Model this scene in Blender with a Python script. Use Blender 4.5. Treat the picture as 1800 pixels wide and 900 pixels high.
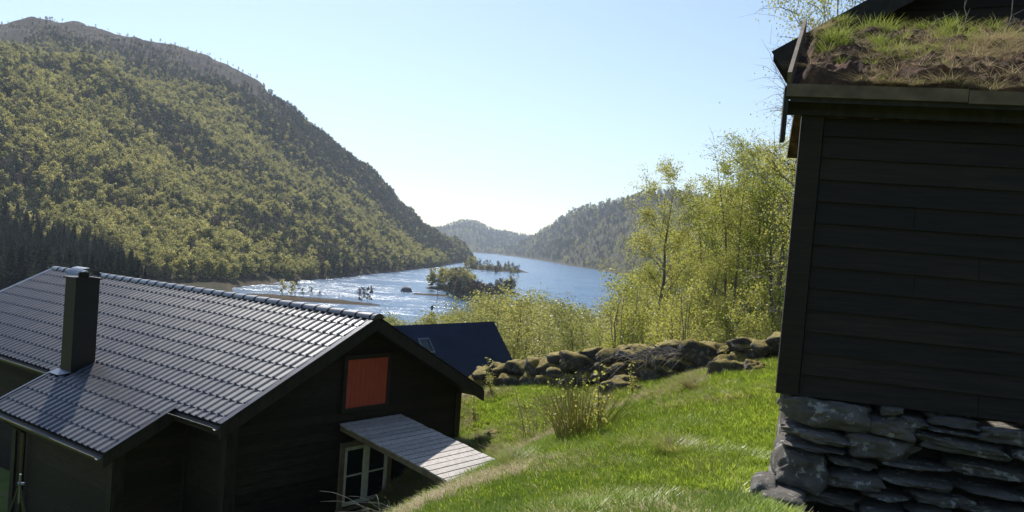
import bpy, math, random
import numpy as np
from mathutils import Matrix, Vector
R = math.radians
rng = np.random.RandomState(7)
random.seed(7)
for o in list(bpy.data.objects): bpy.data.objects.remove(o)
SC = bpy.context.scene
COL = SC.collection

# ------------------------------------------------------------------ camera
F = 1460.0; ROLL = R(4.0); PIT = R(1.0); HY = 438.0      # measured on the 1800x900 photograph
CY = HY + F*math.tan(PIT)
cam = bpy.data.cameras.new('camera'); camo = bpy.data.objects.new('camera', cam); COL.objects.link(camo)
cam.sensor_width = 36; cam.lens = 36*F/1800; cam.shift_y = (CY-450)/1800
cam.clip_start = .1; cam.clip_end = 30000
_r = Vector((1, 0, 0)); _f = Vector((0, math.cos(PIT), -math.sin(PIT))); _u = Vector((0, math.sin(PIT), math.cos(PIT)))
ir = _r*math.cos(ROLL) + _u*math.sin(ROLL); iu = _u*math.cos(ROLL) - _r*math.sin(ROLL)
camo.matrix_world = Matrix(((ir.x, iu.x, -_f.x, 0), (ir.y, iu.y, -_f.y, 0), (ir.z, iu.z, -_f.z, 0), (0, 0, 0, 1)))
SC.camera = camo

# ------------------------------------------------------------------ light
SUN_AZ, SUN_EL = R(-19), R(46)
w = bpy.data.worlds.new('World'); SC.world = w; w.use_nodes = True
nt = w.node_tree; bg = nt.nodes['Background']
sky = nt.nodes.new('ShaderNodeTexSky'); sky.sky_type = 'NISHITA'; sky.sun_disc = False
sky.sun_elevation = SUN_EL; sky.sun_rotation = SUN_AZ; sky.altitude = 100
sky.air_density = 1.0; sky.dust_density = .5; sky.ozone_density = 2.0
nt.links.new(sky.outputs[0], bg.inputs[0]); bg.inputs[1].default_value = .1
sl = bpy.data.lights.new('sun', 'SUN'); sl.energy = 4.8; sl.angle = R(.53); sl.color = (1, .95, .86)
so = bpy.data.objects.new('sun', sl); COL.objects.link(so)
SDIR = Vector((math.sin(SUN_AZ)*math.cos(SUN_EL), math.cos(SUN_AZ)*math.cos(SUN_EL), math.sin(SUN_EL)))
so.rotation_euler = SDIR.to_track_quat('Z', 'Y').to_euler()
SC.view_settings.view_transform = 'Standard'; SC.view_settings.look = 'None'
SC.view_settings.exposure = 0.6; SC.view_settings.gamma = 1
SC.render.engine = 'CYCLES'
SC.cycles.transparent_max_bounces = 16; SC.cycles.volume_bounces = 0

# ------------------------------------------------------------------ helpers
def ray(px, py):
    dx, dy = px-900, py-CY; c, s = math.cos(ROLL), math.sin(ROLL)
    X = c*dx+s*dy; Y = -s*dx+c*dy
    x = X/F; zu = -Y/F
    return np.array([x, math.cos(PIT)+zu*math.sin(PIT), -math.sin(PIT)+zu*math.cos(PIT)])
def at(px, py, depth):
    d = ray(px, py); return d*depth/d[1]
def onplane(px, py, P0, n):
    d = ray(px, py); return d*(np.dot(P0, n)/np.dot(d, n))

def hash2(ix, iy, s=0):
    h = (ix.astype(np.int64)*374761393 + iy.astype(np.int64)*668265263 + s*144665) & 0xffffffff
    h = ((h ^ (h >> 13))*1274126177) & 0xffffffff
    return ((h ^ (h >> 16)) & 0xffff)/65535.0
def vnoise(x, y, s=0):
    x = np.asarray(x, float); y = np.asarray(y, float)
    ix = np.floor(x); iy = np.floor(y); fx = x-ix; fy = y-iy
    fx = fx*fx*(3-2*fx); fy = fy*fy*(3-2*fy)
    a = hash2(ix, iy, s); b = hash2(ix+1, iy, s); c = hash2(ix, iy+1, s); d = hash2(ix+1, iy+1, s)
    return (a+(b-a)*fx)*(1-fy) + (c+(d-c)*fx)*fy - .5
def fbm(x, y, o=4, s=0):
    t = 0; a = 1
    for k in range(o): t = t+a*vnoise(x*2**k, y*2**k, s+k*17); a *= .5
    return t
def sstep(a, b, x):
    t = np.clip((x-a)/(b-a), 0, 1); return t*t*(3-2*t)

class MB:
    def __init__(s): s.v = []; s.f = []; s.m = []; s.n = 0
    def add(s, vs, fs, mi=0):
        vs = [tuple(map(float, q)) for q in vs]
        s.v += vs; s.f += [tuple(i+s.n for i in f) for f in fs]; s.m += [mi]*len(fs); s.n += len(vs)
    def box8(s, p, mi=0):    # p: 4 bottom ccw, 4 top
        s.add(p, [(3, 2, 1, 0), (4, 5, 6, 7), (0, 1, 5, 4), (1, 2, 6, 5), (2, 3, 7, 6), (3, 0, 4, 7)], mi)
    def obox(s, O, a, b, c, mi=0):   # origin corner and three edge vectors
        O, a, b, c = map(np.array, (O, a, b, c)); s.box8([O, O+a, O+a+b, O+b, O+c, O+a+c, O+a+b+c, O+b+c], mi)
    def beam(s, p, q, wdt, hgt, mi=0, up=(0, 0, 1)):
        p, q = np.array(p, float), np.array(q, float); d = q-p; d /= np.linalg.norm(d)
        sd = np.cross(d, up); sd /= np.linalg.norm(sd); uu = np.cross(sd, d)
        s.obox(p-sd*wdt/2-uu*hgt/2, q-p, sd*wdt, uu*hgt, mi)
    def tube(s, pts, rad, sides=5, mi=0, cap=True):
        pts = np.array(pts, float); n = len(pts)
        rad = np.array(rad, float)*np.ones(n)
        vs = []
        for i in range(n):
            d = pts[min(i+1, n-1)]-pts[max(i-1, 0)]; L = np.linalg.norm(d); d = d/L if L > 0 else np.array([0, 0, 1.])
            ref = np.array([1., 0, 0]) if abs(d[0]) < .7 else np.array([0, 1., 0])
            e1 = np.cross(d, ref); e1 /= np.linalg.norm(e1); e2 = np.cross(d, e1)
            for k in range(sides):
                t = 2*math.pi*k/sides; vs.append(pts[i]+rad[i]*(e1*math.cos(t)+e2*math.sin(t)))
        fs = [(i*sides+k, i*sides+(k+1) % sides, (i+1)*sides+(k+1) % sides, (i+1)*sides+k) for i in range(n-1) for k in range(sides)]
        if cap: fs += [tuple(range(sides))[::-1], tuple((n-1)*sides+k for k in range(sides))]
        s.add(vs, fs, mi)
    def mesh(s, name, mats, off=(0, 0, 0), smooth=False):
        me = bpy.data.meshes.new(name); o = np.array(off)
        me.from_pydata([tuple(np.array(q)-o) for q in s.v], [], s.f)
        for m in (mats if isinstance(mats, (list, tuple)) else [mats]): me.materials.append(m)
        if any(s.m): me.polygons.foreach_set('material_index', s.m)
        if smooth: me.polygons.foreach_set('use_smooth', [True]*len(s.f))
        me.update(); return me
    def build(s, name, mats, parent=None, smooth=False, off=None, **kw):
        if off is None: off = parent_origin(parent)
        return link(name, s.mesh(name, mats, off, smooth), parent, **kw)
def parent_origin(p):
    o = np.zeros(3)
    while p is not None: o = o+np.array(p.location); p = p.parent
    return o
def link(name, me, parent=None, loc=None, **kw):
    o = bpy.data.objects.new(name, me); COL.objects.link(o)
    if parent is not None: o.parent = parent
    if loc is not None: o.location = loc
    for k, v in kw.items(): o[k] = v
    return o
def thing(name, label, cat, loc=(0, 0, 0), group=None):
    o = bpy.data.objects.new(name, None); COL.objects.link(o); o.location = loc; o.empty_display_size = .3
    o['label'] = label; o['category'] = cat
    if group: o['group'] = group
    return o
def tag(o, label, cat, group=None):
    o['label'] = label; o['category'] = cat
    if group: o['group'] = group
    return o
def dup(root, loc, rz=0, sc=1, label=None, group=None, sc3=None):
    r = root.copy(); COL.objects.link(r); r.location = loc; r.rotation_euler = (0, 0, rz)
    r.scale = sc3 if sc3 else (sc,)*3
    if label: r['label'] = label
    if group: r['group'] = group
    for ch in list(root.children):
        c = ch.copy(); COL.objects.link(c); c.parent = r
    return r
def fast_mesh(name, V, Fq, mats, smooth=False, mi=None):
    me = bpy.data.meshes.new(name); V = np.asarray(V, np.float32); Fq = np.asarray(Fq, np.int32)
    k = Fq.shape[1]
    me.vertices.add(len(V)); me.vertices.foreach_set('co', V.ravel())
    me.loops.add(Fq.size); me.loops.foreach_set('vertex_index', Fq.ravel())
    me.polygons.add(len(Fq)); me.polygons.foreach_set('loop_start', np.arange(len(Fq), dtype=np.int32)*k)
    me.polygons.foreach_set('loop_total', np.full(len(Fq), k, np.int32))
    if mi is not None: me.polygons.foreach_set('material_index', np.asarray(mi, np.int32))
    me.polygons.foreach_set('use_smooth', np.full(len(Fq), bool(smooth)))
    for m in (mats if isinstance(mats, (list, tuple)) else [mats]): me.materials.append(m)
    me.update(calc_edges=True); me.validate(); return me

# ------------------------------------------------------------------ materials
def newmat(name):
    m = bpy.data.materials.new(name); m.use_nodes = True; n = m.node_tree; n.nodes.clear()
    return m, n, n.nodes.new('ShaderNodeOutputMaterial')
def N(n, t, **kw):
    d = n.nodes.new(t)
    for k, v in kw.items():
        if k.startswith('i_'):
            key = k[2:]; key = int(key) if key.isdigit() else key.replace('_', ' ')
            d.inputs[key].default_value = v
        else: setattr(d, k, v)
    return d
def ramp(n, fac, stops):
    r = n.nodes.new('ShaderNodeValToRGB'); e = r.color_ramp.elements
    while len(e) < len(stops): e.new(.5)
    for i, (p, c) in enumerate(stops): e[i].position = p; e[i].color = (*c, 1)
    n.links.new(fac, r.inputs[0]); return r.outputs[0]
def noise(n, vec, scale, detail=4, rough=.6):
    d = N(n, 'ShaderNodeTexNoise'); d.inputs['Scale'].default_value = scale; d.inputs['Detail'].default_value = detail
    d.inputs['Roughness'].default_value = rough
    if vec is not None: n.links.new(vec, d.inputs['Vector'])
    return d.outputs['Fac']
def mixc(n, f, a, b, mode='MIX'):
    d = n.nodes.new('ShaderNodeMix'); d.data_type = 'RGBA'; d.blend_type = mode
    for s, v in ((d.inputs[0], f), (d.inputs[6], a), (d.inputs[7], b)):
        if hasattr(v, 'default_value'): n.links.new(v, s)
        else: s.default_value = v if isinstance(v, float) else (*v, 1)
    return d.outputs[2]
def geo_pos(n): return n.nodes.new('ShaderNodeNewGeometry').outputs['Position']
def obj_co(n): return n.nodes.new('ShaderNodeTexCoord').outputs['Object']
def mapping(n, vec, sc=(1, 1, 1), rot=(0, 0, 0)):
    d = n.nodes.new('ShaderNodeMapping'); n.links.new(vec, d.inputs[0]); d.inputs[3].default_value = sc; d.inputs[2].default_value = rot
    return d.outputs[0]
def bump(n, h, strength=.5, dist=.02):
    d = n.nodes.new('ShaderNodeBump'); d.inputs['Strength'].default_value = strength; d.inputs['Distance'].default_value = dist
    n.links.new(h, d.inputs['Height']); return d.outputs[0]
def pbr(name, c1, c2, scale=8, rough=.8, metal=0, bumpd=.0, stretch=(1, 1, 1), spec=.5, p=(.35, .65), coat=0, rot=(0, 0, 0), isl=0):
    m, n, out = newmat(name); b = N(n, 'ShaderNodeBsdfPrincipled'); n.links.new(b.outputs[0], out.inputs[0])
    v = mapping(n, obj_co(n), stretch, rot); f = noise(n, v, scale, 6)
    cc = ramp(n, f, [(p[0], c1), (p[1], c2)])
    if isl:
        gi = n.nodes.new('ShaderNodeNewGeometry').outputs['Random Per Island']
        cc = mixc(n, 1.0, cc, ramp(n, gi, [(0, (1-isl,)*3), (1, (1,)*3)]), 'MULTIPLY')
    n.links.new(cc, b.inputs['Base Color'])
    b.inputs['Roughness'].default_value = rough; b.inputs['Metallic'].default_value = metal
    b.inputs['Specular IOR Level'].default_value = spec; b.inputs['Coat Weight'].default_value = coat
    if bumpd: n.links.new(bump(n, f, 1, bumpd), b.inputs['Normal'])
    return m
def leafmat(name, stops, trans=.5, islands=True):
    m, n, out = newmat(name)
    oi = n.nodes.new('ShaderNodeObjectInfo').outputs['Random']
    g = n.nodes.new('ShaderNodeNewGeometry').outputs['Random Per Island']
    a = N(n, 'ShaderNodeMath', operation='MULTIPLY'); n.links.new(oi, a.inputs[0]); a.inputs[1].default_value = .62
    b = N(n, 'ShaderNodeMath', operation='MULTIPLY_ADD'); n.links.new(g, b.inputs[0]); b.inputs[1].default_value = .38; n.links.new(a.outputs[0], b.inputs[2])
    c = ramp(n, b.outputs[0], stops)
    d = N(n, 'ShaderNodeBsdfDiffuse'); t = N(n, 'ShaderNodeBsdfTranslucent'); mx = N(n, 'ShaderNodeMixShader'); mx.inputs[0].default_value = trans
    n.links.new(c, d.inputs[0]); n.links.new(c, t.inputs[0]); n.links.new(d.outputs[0], mx.inputs[1]); n.links.new(t.outputs[0], mx.inputs[2])
    gl = N(n, 'ShaderNodeBsdfGlossy'); gl.inputs['Roughness'].default_value = .45; gl.inputs[0].default_value = (.8, .8, .8, 1)
    m2 = N(n, 'ShaderNodeMixShader'); m2.inputs[0].default_value = .04 if trans > .3 else .008
    n.links.new(mx.outputs[0], m2.inputs[1]); n.links.new(gl.outputs[0], m2.inputs[2]); n.links.new(m2.outputs[0], out.inputs[0])
    return m
M = {}
M['birch_leaf'] = leafmat('birch_leaf', [(0, (.26, .29, .05)), (.5, (.40, .40, .08)), (1, (.55, .50, .14))], .58)
M['mid_leaf'] = leafmat('mid_leaf', [(0, (.17, .19, .05)), (.5, (.32, .31, .085)), (1, (.48, .43, .15))], .58)
M['hill_leaf'] = leafmat('hill_leaf', [(0, (.10, .11, .045)), (.3, (.28, .27, .09)), (.6, (.40, .37, .115)), (1, (.52, .47, .165))], .58)
M['hill_dark'] = leafmat('hill_dark', [(0, (.035, .042, .022)), (.6, (.065, .066, .034)), (1, (.12, .10, .05))], .35)
M['hill_bare'] = leafmat('hill_bare', [(0, (.07, .055, .05)), (.5, (.13, .10, .09)), (1, (.20, .155, .13))], .3)
M['needle'] = leafmat('needle', [(0, (.012, .022, .012)), (.6, (.024, .038, .018)), (1, (.045, .06, .024))], .2)
M['pine'] = leafmat('pine', [(0, (.035, .05, .025)), (.6, (.06, .075, .032)), (1, (.10, .11, .04))], .25)
M['grass'] = leafmat('grass', [(0, (.20, .28, .025)), (.5, (.33, .44, .045)), (1, (.50, .56, .10))], .5)
M['straw'] = leafmat('straw', [(0, (.28, .22, .11)), (.5, (.40, .33, .18)), (1, (.55, .47, .28))], .4)
M['olive'] = leafmat('olive', [(0, (.20, .20, .05)), (.5, (.34, .32, .10)), (1, (.50, .42, .18))], .4)
M['bark'] = pbr('bark', (.09, .075, .06), (.22, .20, .17), 12, .9, stretch=(1, 1, .4))
M['far_bark'] = pbr('far_bark', (.10, .085, .07), (.16, .14, .12), 3, .9)
M['spruce_bark'] = pbr('spruce_bark', (.02, .017, .014), (.045, .038, .03), 3, .95)
M['dead'] = pbr('dead_wood', (.15, .125, .10), (.36, .32, .27), 9, .9)
M['black_wood'] = pbr('black_wood', (.013, .009, .0065), (.032, .023, .0165), 5, .75, isl=.5, bumpd=.004, stretch=(1, 1, 8), spec=.3)
M['shed_wood'] = pbr('shed_wood', (.011, .007, .0052), (.026, .017, .0125), 5, .7, isl=.45, bumpd=.004, stretch=(.6, .6, 9), spec=.3)
M['dark_trim'] = pbr('dark_trim', (.012, .010, .009), (.028, .023, .019), 7, .7, bumpd=.003, stretch=(2, 2, .5), spec=.3)
M['red'] = pbr('red_paint', (.33, .045, .022), (.42, .065, .032), 9, .6, bumpd=.002, stretch=(3, 3, .5))
M['cream'] = pbr('cream_paint', (.55, .50, .38), (.70, .66, .52), 6, .55)
M['casing'] = pbr('casing_wood', (.13, .09, .055), (.22, .16, .10), 6, .7)
M['grey_plank'] = pbr('weathered_plank', (.38, .34, .32), (.56, .52, .49), 14, .7, bumpd=.003, isl=.28)
M['eave_wood'] = pbr('eave_wood', (.065, .045, .03), (.15, .11, .075), 5, .8, bumpd=.004)
M['steel'] = pbr('bent_steel', (.10, .12, .16), (.16, .18, .22), 4, .4, metal=.7)
M['black_metal'] = pbr('black_metal', (.008, .0075, .007), (.013, .012, .010), 4, .45)
M['snow'] = pbr('snow', (.8, .82, .85), (.9, .9, .92), 2, .6)
M['moss'] = pbr('moss', (.16, .12, .03), (.34, .27, .07), 14, .95, bumpd=.03)
def roofmetal():
    m, n, out = newmat('roof_metal'); b = N(n, 'ShaderNodeBsdfPrincipled'); n.links.new(b.outputs[0], out.inputs[0])
    f = noise(n, obj_co(n), 3, 5)
    n.links.new(ramp(n, f, [(.3, (.009, .009, .015)), (.7, (.016, .015, .023))]), b.inputs['Base Color'])
    n.links.new(ramp(n, noise(n, obj_co(n), 2.2, 7, .7), [(.3, (.26,)*3), (.7, (.37,)*3)]), b.inputs['Roughness'])
    b.inputs['Specular IOR Level'].default_value = .85; b.inputs['Coat Weight'].default_value = .7; b.inputs['Coat Roughness'].default_value = .33
    return m
M['roof'] = roofmetal()
M['trim_metal'] = pbr('trim_metal', (.05, .05, .06), (.08, .08, .095), 5, .33, metal=.6)
M['navy'] = pbr('navy_roof', (.014, .022, .055), (.019, .029, .07), 2, .75, spec=.2)
def glassy():
    m, n, out = newmat('window_glass'); b = N(n, 'ShaderNodeBsdfPrincipled'); n.links.new(b.outputs[0], out.inputs[0])
    b.inputs['Base Color'].default_value = (.015, .018, .02, 1); b.inputs['Roughness'].default_value = .06
    return m
M['glass'] = glassy()
def rockmat(name, base1, base2, lich, mossy=0.0):
    m, n, out = newmat(name); b = N(n, 'ShaderNodeBsdfPrincipled'); n.links.new(b.outputs[0], out.inputs[0])
    v = geo_pos(n)
    c = ramp(n, noise(n, v, 4, 8, .65), [(.3, base1), (.7, base2)])
    lf = ramp(n, noise(n, v, 9, 5, .7), [(.56, (0, 0, 0)), (.62, (1, 1, 1))])
    c = mixc(n, lf, c, lich)
    if mossy:
        g = n.nodes.new('ShaderNodeNewGeometry'); sp = n.nodes.new('ShaderNodeSeparateXYZ'); n.links.new(g.outputs['Normal'], sp.inputs[0])
        ad = N(n, 'ShaderNodeMath', operation='MULTIPLY_ADD'); n.links.new(noise(n, v, 3.5, 5), ad.inputs[0]); ad.inputs[1].default_value = 1.6; n.links.new(sp.outputs[2], ad.inputs[2])
        mf = ramp(n, ad.outputs[0], [(.5, (0, 0, 0)), (.62, (1, 1, 1))])
        mf2 = N(n, 'ShaderNodeMapRange'); n.links.new(ad.outputs[0], mf2.inputs[0]); mf2.inputs[1].default_value = 1.55-mossy; mf2.inputs[2].default_value = 1.75-mossy
        mc = ramp(n, noise(n, v, 12, 4), [(.35, (.13, .105, .02)), (.65, (.32, .24, .055))])
        c = mixc(n, mf2.outputs[0], c, mc)
    n.links.new(c, b.inputs['Base Color']); b.inputs['Roughness'].default_value = .9
    n.links.new(bump(n, noise(n, v, 14, 10, .78), 1, .05), b.inputs['Normal'])
    return m
M['stone'] = rockmat('foundation_stone', (.07, .064, .056), (.21, .185, .16), (.40, .385, .35))
M['wall_stone'] = rockmat('wall_stone', (.035, .03, .026), (.10, .088, .075), (.2, .2, .18), .36)
M['boulder'] = rockmat('boulder', (.05, .04, .034), (.15, .12, .10), (.28, .27, .25), .25)
M['lake_rock'] = rockmat('lake_rock', (.08, .075, .07), (.17, .16, .15), (.22, .22, .2))
def peatmat():
    m, n, out = newmat('peat'); b = N(n, 'ShaderNodeBsdfPrincipled'); n.links.new(b.outputs[0], out.inputs[0]); v = geo_pos(n)
    c = ramp(n, noise(n, v, 6, 8, .7), [(.3, (.02, .012, .008)), (.48, (.085, .042, .024)), (.6, (.19, .10, .055)), (.72, (.42, .31, .20))])
    n.links.new(c, b.inputs['Base Color']); b.inputs['Roughness'].default_value = 1
    n.links.new(bump(n, noise(n, v, 30, 8, .75), 1, .04), b.inputs['Normal']); return m
M['peat'] = peatmat()
def meadowmat():
    m, n, out = newmat('meadow'); b = N(n, 'ShaderNodeBsdfPrincipled'); n.links.new(b.outputs[0], out.inputs[0]); v = geo_pos(n)
    c = ramp(n, noise(n, v, 1.3, 6, .65), [(.32, (.10, .16, .02)), (.5, (.16, .24, .03)), (.62, (.24, .23, .08)), (.75, (.28, .2, .12))])
    n.links.new(c, b.inputs['Base Color']); b.inputs['Roughness'].default_value = 1
    n.links.new(bump(n, noise(n, v, 12, 8, .75), 1, .06), b.inputs['Normal']); return m
M['meadow'] = meadowmat()
def hillmat():
    m, n, out = newmat('hillside'); b = N(n, 'ShaderNodeBsdfPrincipled'); n.links.new(b.outputs[0], out.inputs[0]); v = geo_pos(n)
    sp = n.nodes.new('ShaderNodeSeparateXYZ'); n.links.new(v, sp.inputs[0])
    veg = ramp(n, noise(n, v, .03, 8, .7), [(.3, (.04, .042, .02)), (.5, (.075, .068, .03)), (.7, (.11, .09, .05))])
    rock = ramp(n, noise(n, mapping(n, v, (1, 1, 2.5)), .05, 10, .75), [(.35, (.028, .02, .016)), (.5, (.05, .038, .033)), (.62, (.09, .075, .067)), (.74, (.36, .35, .34))])
    a = N(n, 'ShaderNodeMath', operation='MULTIPLY_ADD'); n.links.new(noise(n, v, .012, 6, .7), a.inputs[0]); a.inputs[1].default_value = 160; n.links.new(sp.outputs[2], a.inputs[2])
    f = N(n, 'ShaderNodeMapRange'); n.links.new(a.outputs[0], f.inputs[0]); f.inputs[1].default_value = 225; f.inputs[2].default_value = 275
    c = mixc(n, f.outputs[0], veg, rock)
    bogf = N(n, 'ShaderNodeMapRange'); n.links.new(sp.outputs[2], bogf.inputs[0]); bogf.inputs[1].default_value = -22.3; bogf.inputs[2].default_value = -23.2
    c = mixc(n, bogf.outputs[0], c, (.13, .095, .055))
    n.links.new(c, b.inputs['Base Color']); b.inputs['Roughness'].default_value = 1; b.inputs['Specular IOR Level'].default_value = .2
    n.links.new(bump(n, noise(n, v, .18, 10, .8), 1, 5), b.inputs['Normal']); return m
M['hill'] = hillmat()
def watermat():
    m, n, out = newmat('lake_water'); b = N(n, 'ShaderNodeBsdfPrincipled'); n.links.new(b.outputs[0], out.inputs[0]); v = geo_pos(n)
    b.inputs['Base Color'].default_value = (.010, .075, .17, 1); b.inputs['IOR'].default_value = 1.33
    b.inputs['Roughness'].default_value = .24
    def slopes(sc, k, st):
        t = N(n, 'ShaderNodeTexNoise'); t.inputs['Scale'].default_value = sc; t.inputs['Detail'].default_value = 3; n.links.new(mapping(n, v, st), t.inputs['Vector'])
        a = N(n, 'ShaderNodeVectorMath', operation='SUBTRACT'); n.links.new(t.outputs['Color'], a.inputs[0]); a.inputs[1].default_value = (.5, .5, .5)
        c = N(n, 'ShaderNodeVectorMath', operation='MULTIPLY'); n.links.new(a.outputs[0], c.inputs[0]); c.inputs[1].default_value = (k*.6, k, 0); return c.outputs[0]
    big = noise(n, mapping(n, v, (.35, 1, 1), (0, 0, -.3)), .03, 5, .6)
    sr = N(n, 'ShaderNodeMapRange'); n.links.new(big, sr.inputs[0]); sr.inputs[1].default_value = .40; sr.inputs[2].default_value = .62; sr.inputs[3].default_value = .3; sr.inputs[4].default_value = 1.1
    ad = N(n, 'ShaderNodeVectorMath', operation='ADD'); n.links.new(slopes(2.6, 2.7, (.6, 1, 1)), ad.inputs[0]); n.links.new(slopes(.28, 1.2, (.4, 1, 1)), ad.inputs[1])
    sc_ = N(n, 'ShaderNodeVectorMath', operation='SCALE'); n.links.new(ad.outputs[0], sc_.inputs[0]); n.links.new(sr.outputs[0], sc_.inputs['Scale'])
    up_ = N(n, 'ShaderNodeVectorMath', operation='ADD'); n.links.new(sc_.outputs[0], up_.inputs[0]); up_.inputs[1].default_value = (0, 0, 1)
    nn_ = N(n, 'ShaderNodeVectorMath', operation='NORMALIZE'); n.links.new(up_.outputs[0], nn_.inputs[0]); n.links.new(nn_.outputs[0], b.inputs['Normal']); return m
M['water'] = watermat()

# ------------------------------------------------------------------ cabin frame (fitted to the photograph)
CA = np.array([-2.2447, 14.3558, -1.35]); th = R(52.42); TS = math.tan(R(26.76))
cu = np.array([math.sin(th), -math.cos(th), 0]); cv = np.array([math.cos(th), math.sin(th), 0]); ZZ = np.array([0, 0, 1.])
def CP(su, sv, z=0): return CA+cu*su+cv*sv+ZZ*z

# ------------------------------------------------------------------ ground height
WTOP = [(860, 646, 20.5), (950, 638, 19.5), (1000, 626, 18.8), (1100, 618, 17.6), (1160, 612, 17.0), (1240, 609, 16.2), (1300, 602, 15.6), (1368, 597, 15.0), (1440, 590, 14.6)]
WBOT = [686, 680, 680, 680, 672, 656, 642, 634, 628]
ctrl = []
def cp(px, py, d): ctrl.append(at(px, py, d))
cp(1300, 893, 5.9); cp(1150, 900, 6.2); cp(1000, 900, 6.7); cp(860, 900, 7.8); cp(745, 893, 10.3); cp(812, 775, 16.2)
for (px, py, d), b in zip(WTOP, WBOT): cp(px, b, d-.3)
cp(1420, 950, 5.6); cp(1500, 990, 5.3); cp(1800, 1090, 4.4); cp(1150, 850, 7.5); cp(1000, 845, 8.3); cp(1260, 830, 7.5); cp(880, 850, 9.4); cp(1340, 700, 11.2); cp(1100, 780, 10.2); cp(950, 790, 11.8)
ctrl += [np.array(q, float) for q in [(0, 0, -1.62), (-3, 0, -1.9), (3, 0, -1.8), (4, 5, -2.6), (2.6, 5.2, -2.5), (-3, 5, -2.6), (8, 9, -1.2), (12, 14, -1.2), (8, 22, -3.4), (0, -10, -.8), (-10, -8, -1.8), (10, -8, -.2),
      (.1, 14.0, -3.72), (-.5, 12.6, -3.74), (-2.2, 12.8, -4.95), (-2.1, 14.1, -4.9), (-2.9, 11.0, -4.8), (.2, 15.6, -3.72), (-.5, 16.5, -3.9), (-5, 9, -4.8), (-8, 7, -4.7), (-10, 12, -5.0), (-16, 18, -5.4), (-12, 26, -6.5), (-4, 22, -5.6), (0, 24, -6.0), (4, 26, -5.4), (-20, 8, -5)]]
CT = np.array(ctrl)
def tpsk(r2): return .5*r2*np.log(r2+1e-9)
_n = len(CT); _K = tpsk(((CT[:, None, :2]-CT[None, :, :2])**2).sum(-1)); _K += np.eye(_n)*.15
_P = np.c_[np.ones(_n), CT[:, :2]]
_S = np.linalg.solve(np.block([[_K, _P], [_P.T, np.zeros((3, 3))]]), np.r_[CT[:, 2], 0, 0, 0])
def Hnear(x, y):
    x = np.asarray(x, float); y = np.asarray(y, float); o = _S[_n]+_S[_n+1]*x+_S[_n+2]*y
    for i in range(_n): o = o+_S[i]*tpsk((x-CT[i, 0])**2+(y-CT[i, 1])**2)
    return o
LAKE = -24.0
def azel(px, py):
    d = ray(px, py); return math.atan2(d[0], d[1]), d[2]/math.hypot(d[0], d[1])
def prof(pts):
    q = sorted(azel(*p) for p in pts); return np.array([a for a, e in q]), np.array([e for a, e in q])
def azof(px): return azel(px, HY+(px-900)*math.tan(ROLL))[0]
SK_BACK = prof([(-900, 60), (-500, 45), (-200, 60), (0, 46), (40, 40), (90, 33), (140, 44), (180, 52), (260, 70), (340, 90), (400, 112), (450, 142), (500, 190), (560, 240), (620, 282), (660, 318), (685, 342), (700, 362), (725, 385), (745, 405), (780, 420), (815, 436), (832, 447)])
SK_FRONT = prof([(-900, 170), (-400, 120), (0, 90), (100, 105), (170, 118), (260, 165), (340, 215), (430, 285), (500, 325), (570, 372), (640, 420), (700, 452), (760, 470), (800, 478)])
SK_RIGHT = prof([(845, 452), (880, 445), (905, 436), (940, 418), (975, 395), (1000, 379), (1030, 368), (1055, 365), (1100, 352), (1140, 341), (1180, 338), (1210, 343), (1245, 352), (1300, 358), (1400, 372), (1600, 380), (2000, 300), (2600, 250)])
SK_FAR = prof([(600, 436), (700, 410), (750, 404), (775, 402), (800, 393), (822, 389), (840, 392), (856, 402), (880, 409), (905, 413), (935, 419), (990, 428), (1100, 445)])
def ip(az, pts): return np.interp(az, [azof(p[0]) for p in pts], [p[1] for p in pts])
S_L = [(-900, 300), (0, 330), (300, 345), (420, 365), (600, 500), (700, 660), (770, 860), (830, 1300)]
S_R = [(845, 3300), (890, 2900), (940, 2300), (1000, 1600), (1090, 1180), (1200, 1000), (1500, 800), (2600, 500)]
def ridge_hill(az, r, sk, S, Rr, p, z0=LAKE, amp=1.0, seed=0, back=.22):
    e1 = np.interp(az, sk[0], sk[1]); Sd = ip(az, S); Rd = ip(az, Rr)
    t = np.clip((r-Sd)/(Rd-Sd), 0, 1); e0 = (z0+.5)/Sd
    s = 1-(1-t)**p
    z = r*(e0+(e1-e0)*s)
    z = np.where(r > Rd, Rd*e1-(r-Rd)*back, z)
    x = r*np.sin(az); y = r*np.cos(az)
    gl = np.abs(vnoise((az*9+t*1.4), t*1.2+seed, seed+3))*2+.5*np.abs(vnoise((az*23+t*2.5), t*2.5, seed+5))*2
    z = z+amp*(fbm(x/80, y/80, 5, seed)*13-(.55-gl)*20*(t*(1-t)*4))*sstep(0, .2, t)*(1-.75*sstep(.85, 1, t))+amp*fbm(x/26, y/26, 4, seed+9)*9*sstep(.75, .92, t)
    z = np.where(r < Sd, z0-(Sd-r)*.15, z)
    return z
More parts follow.
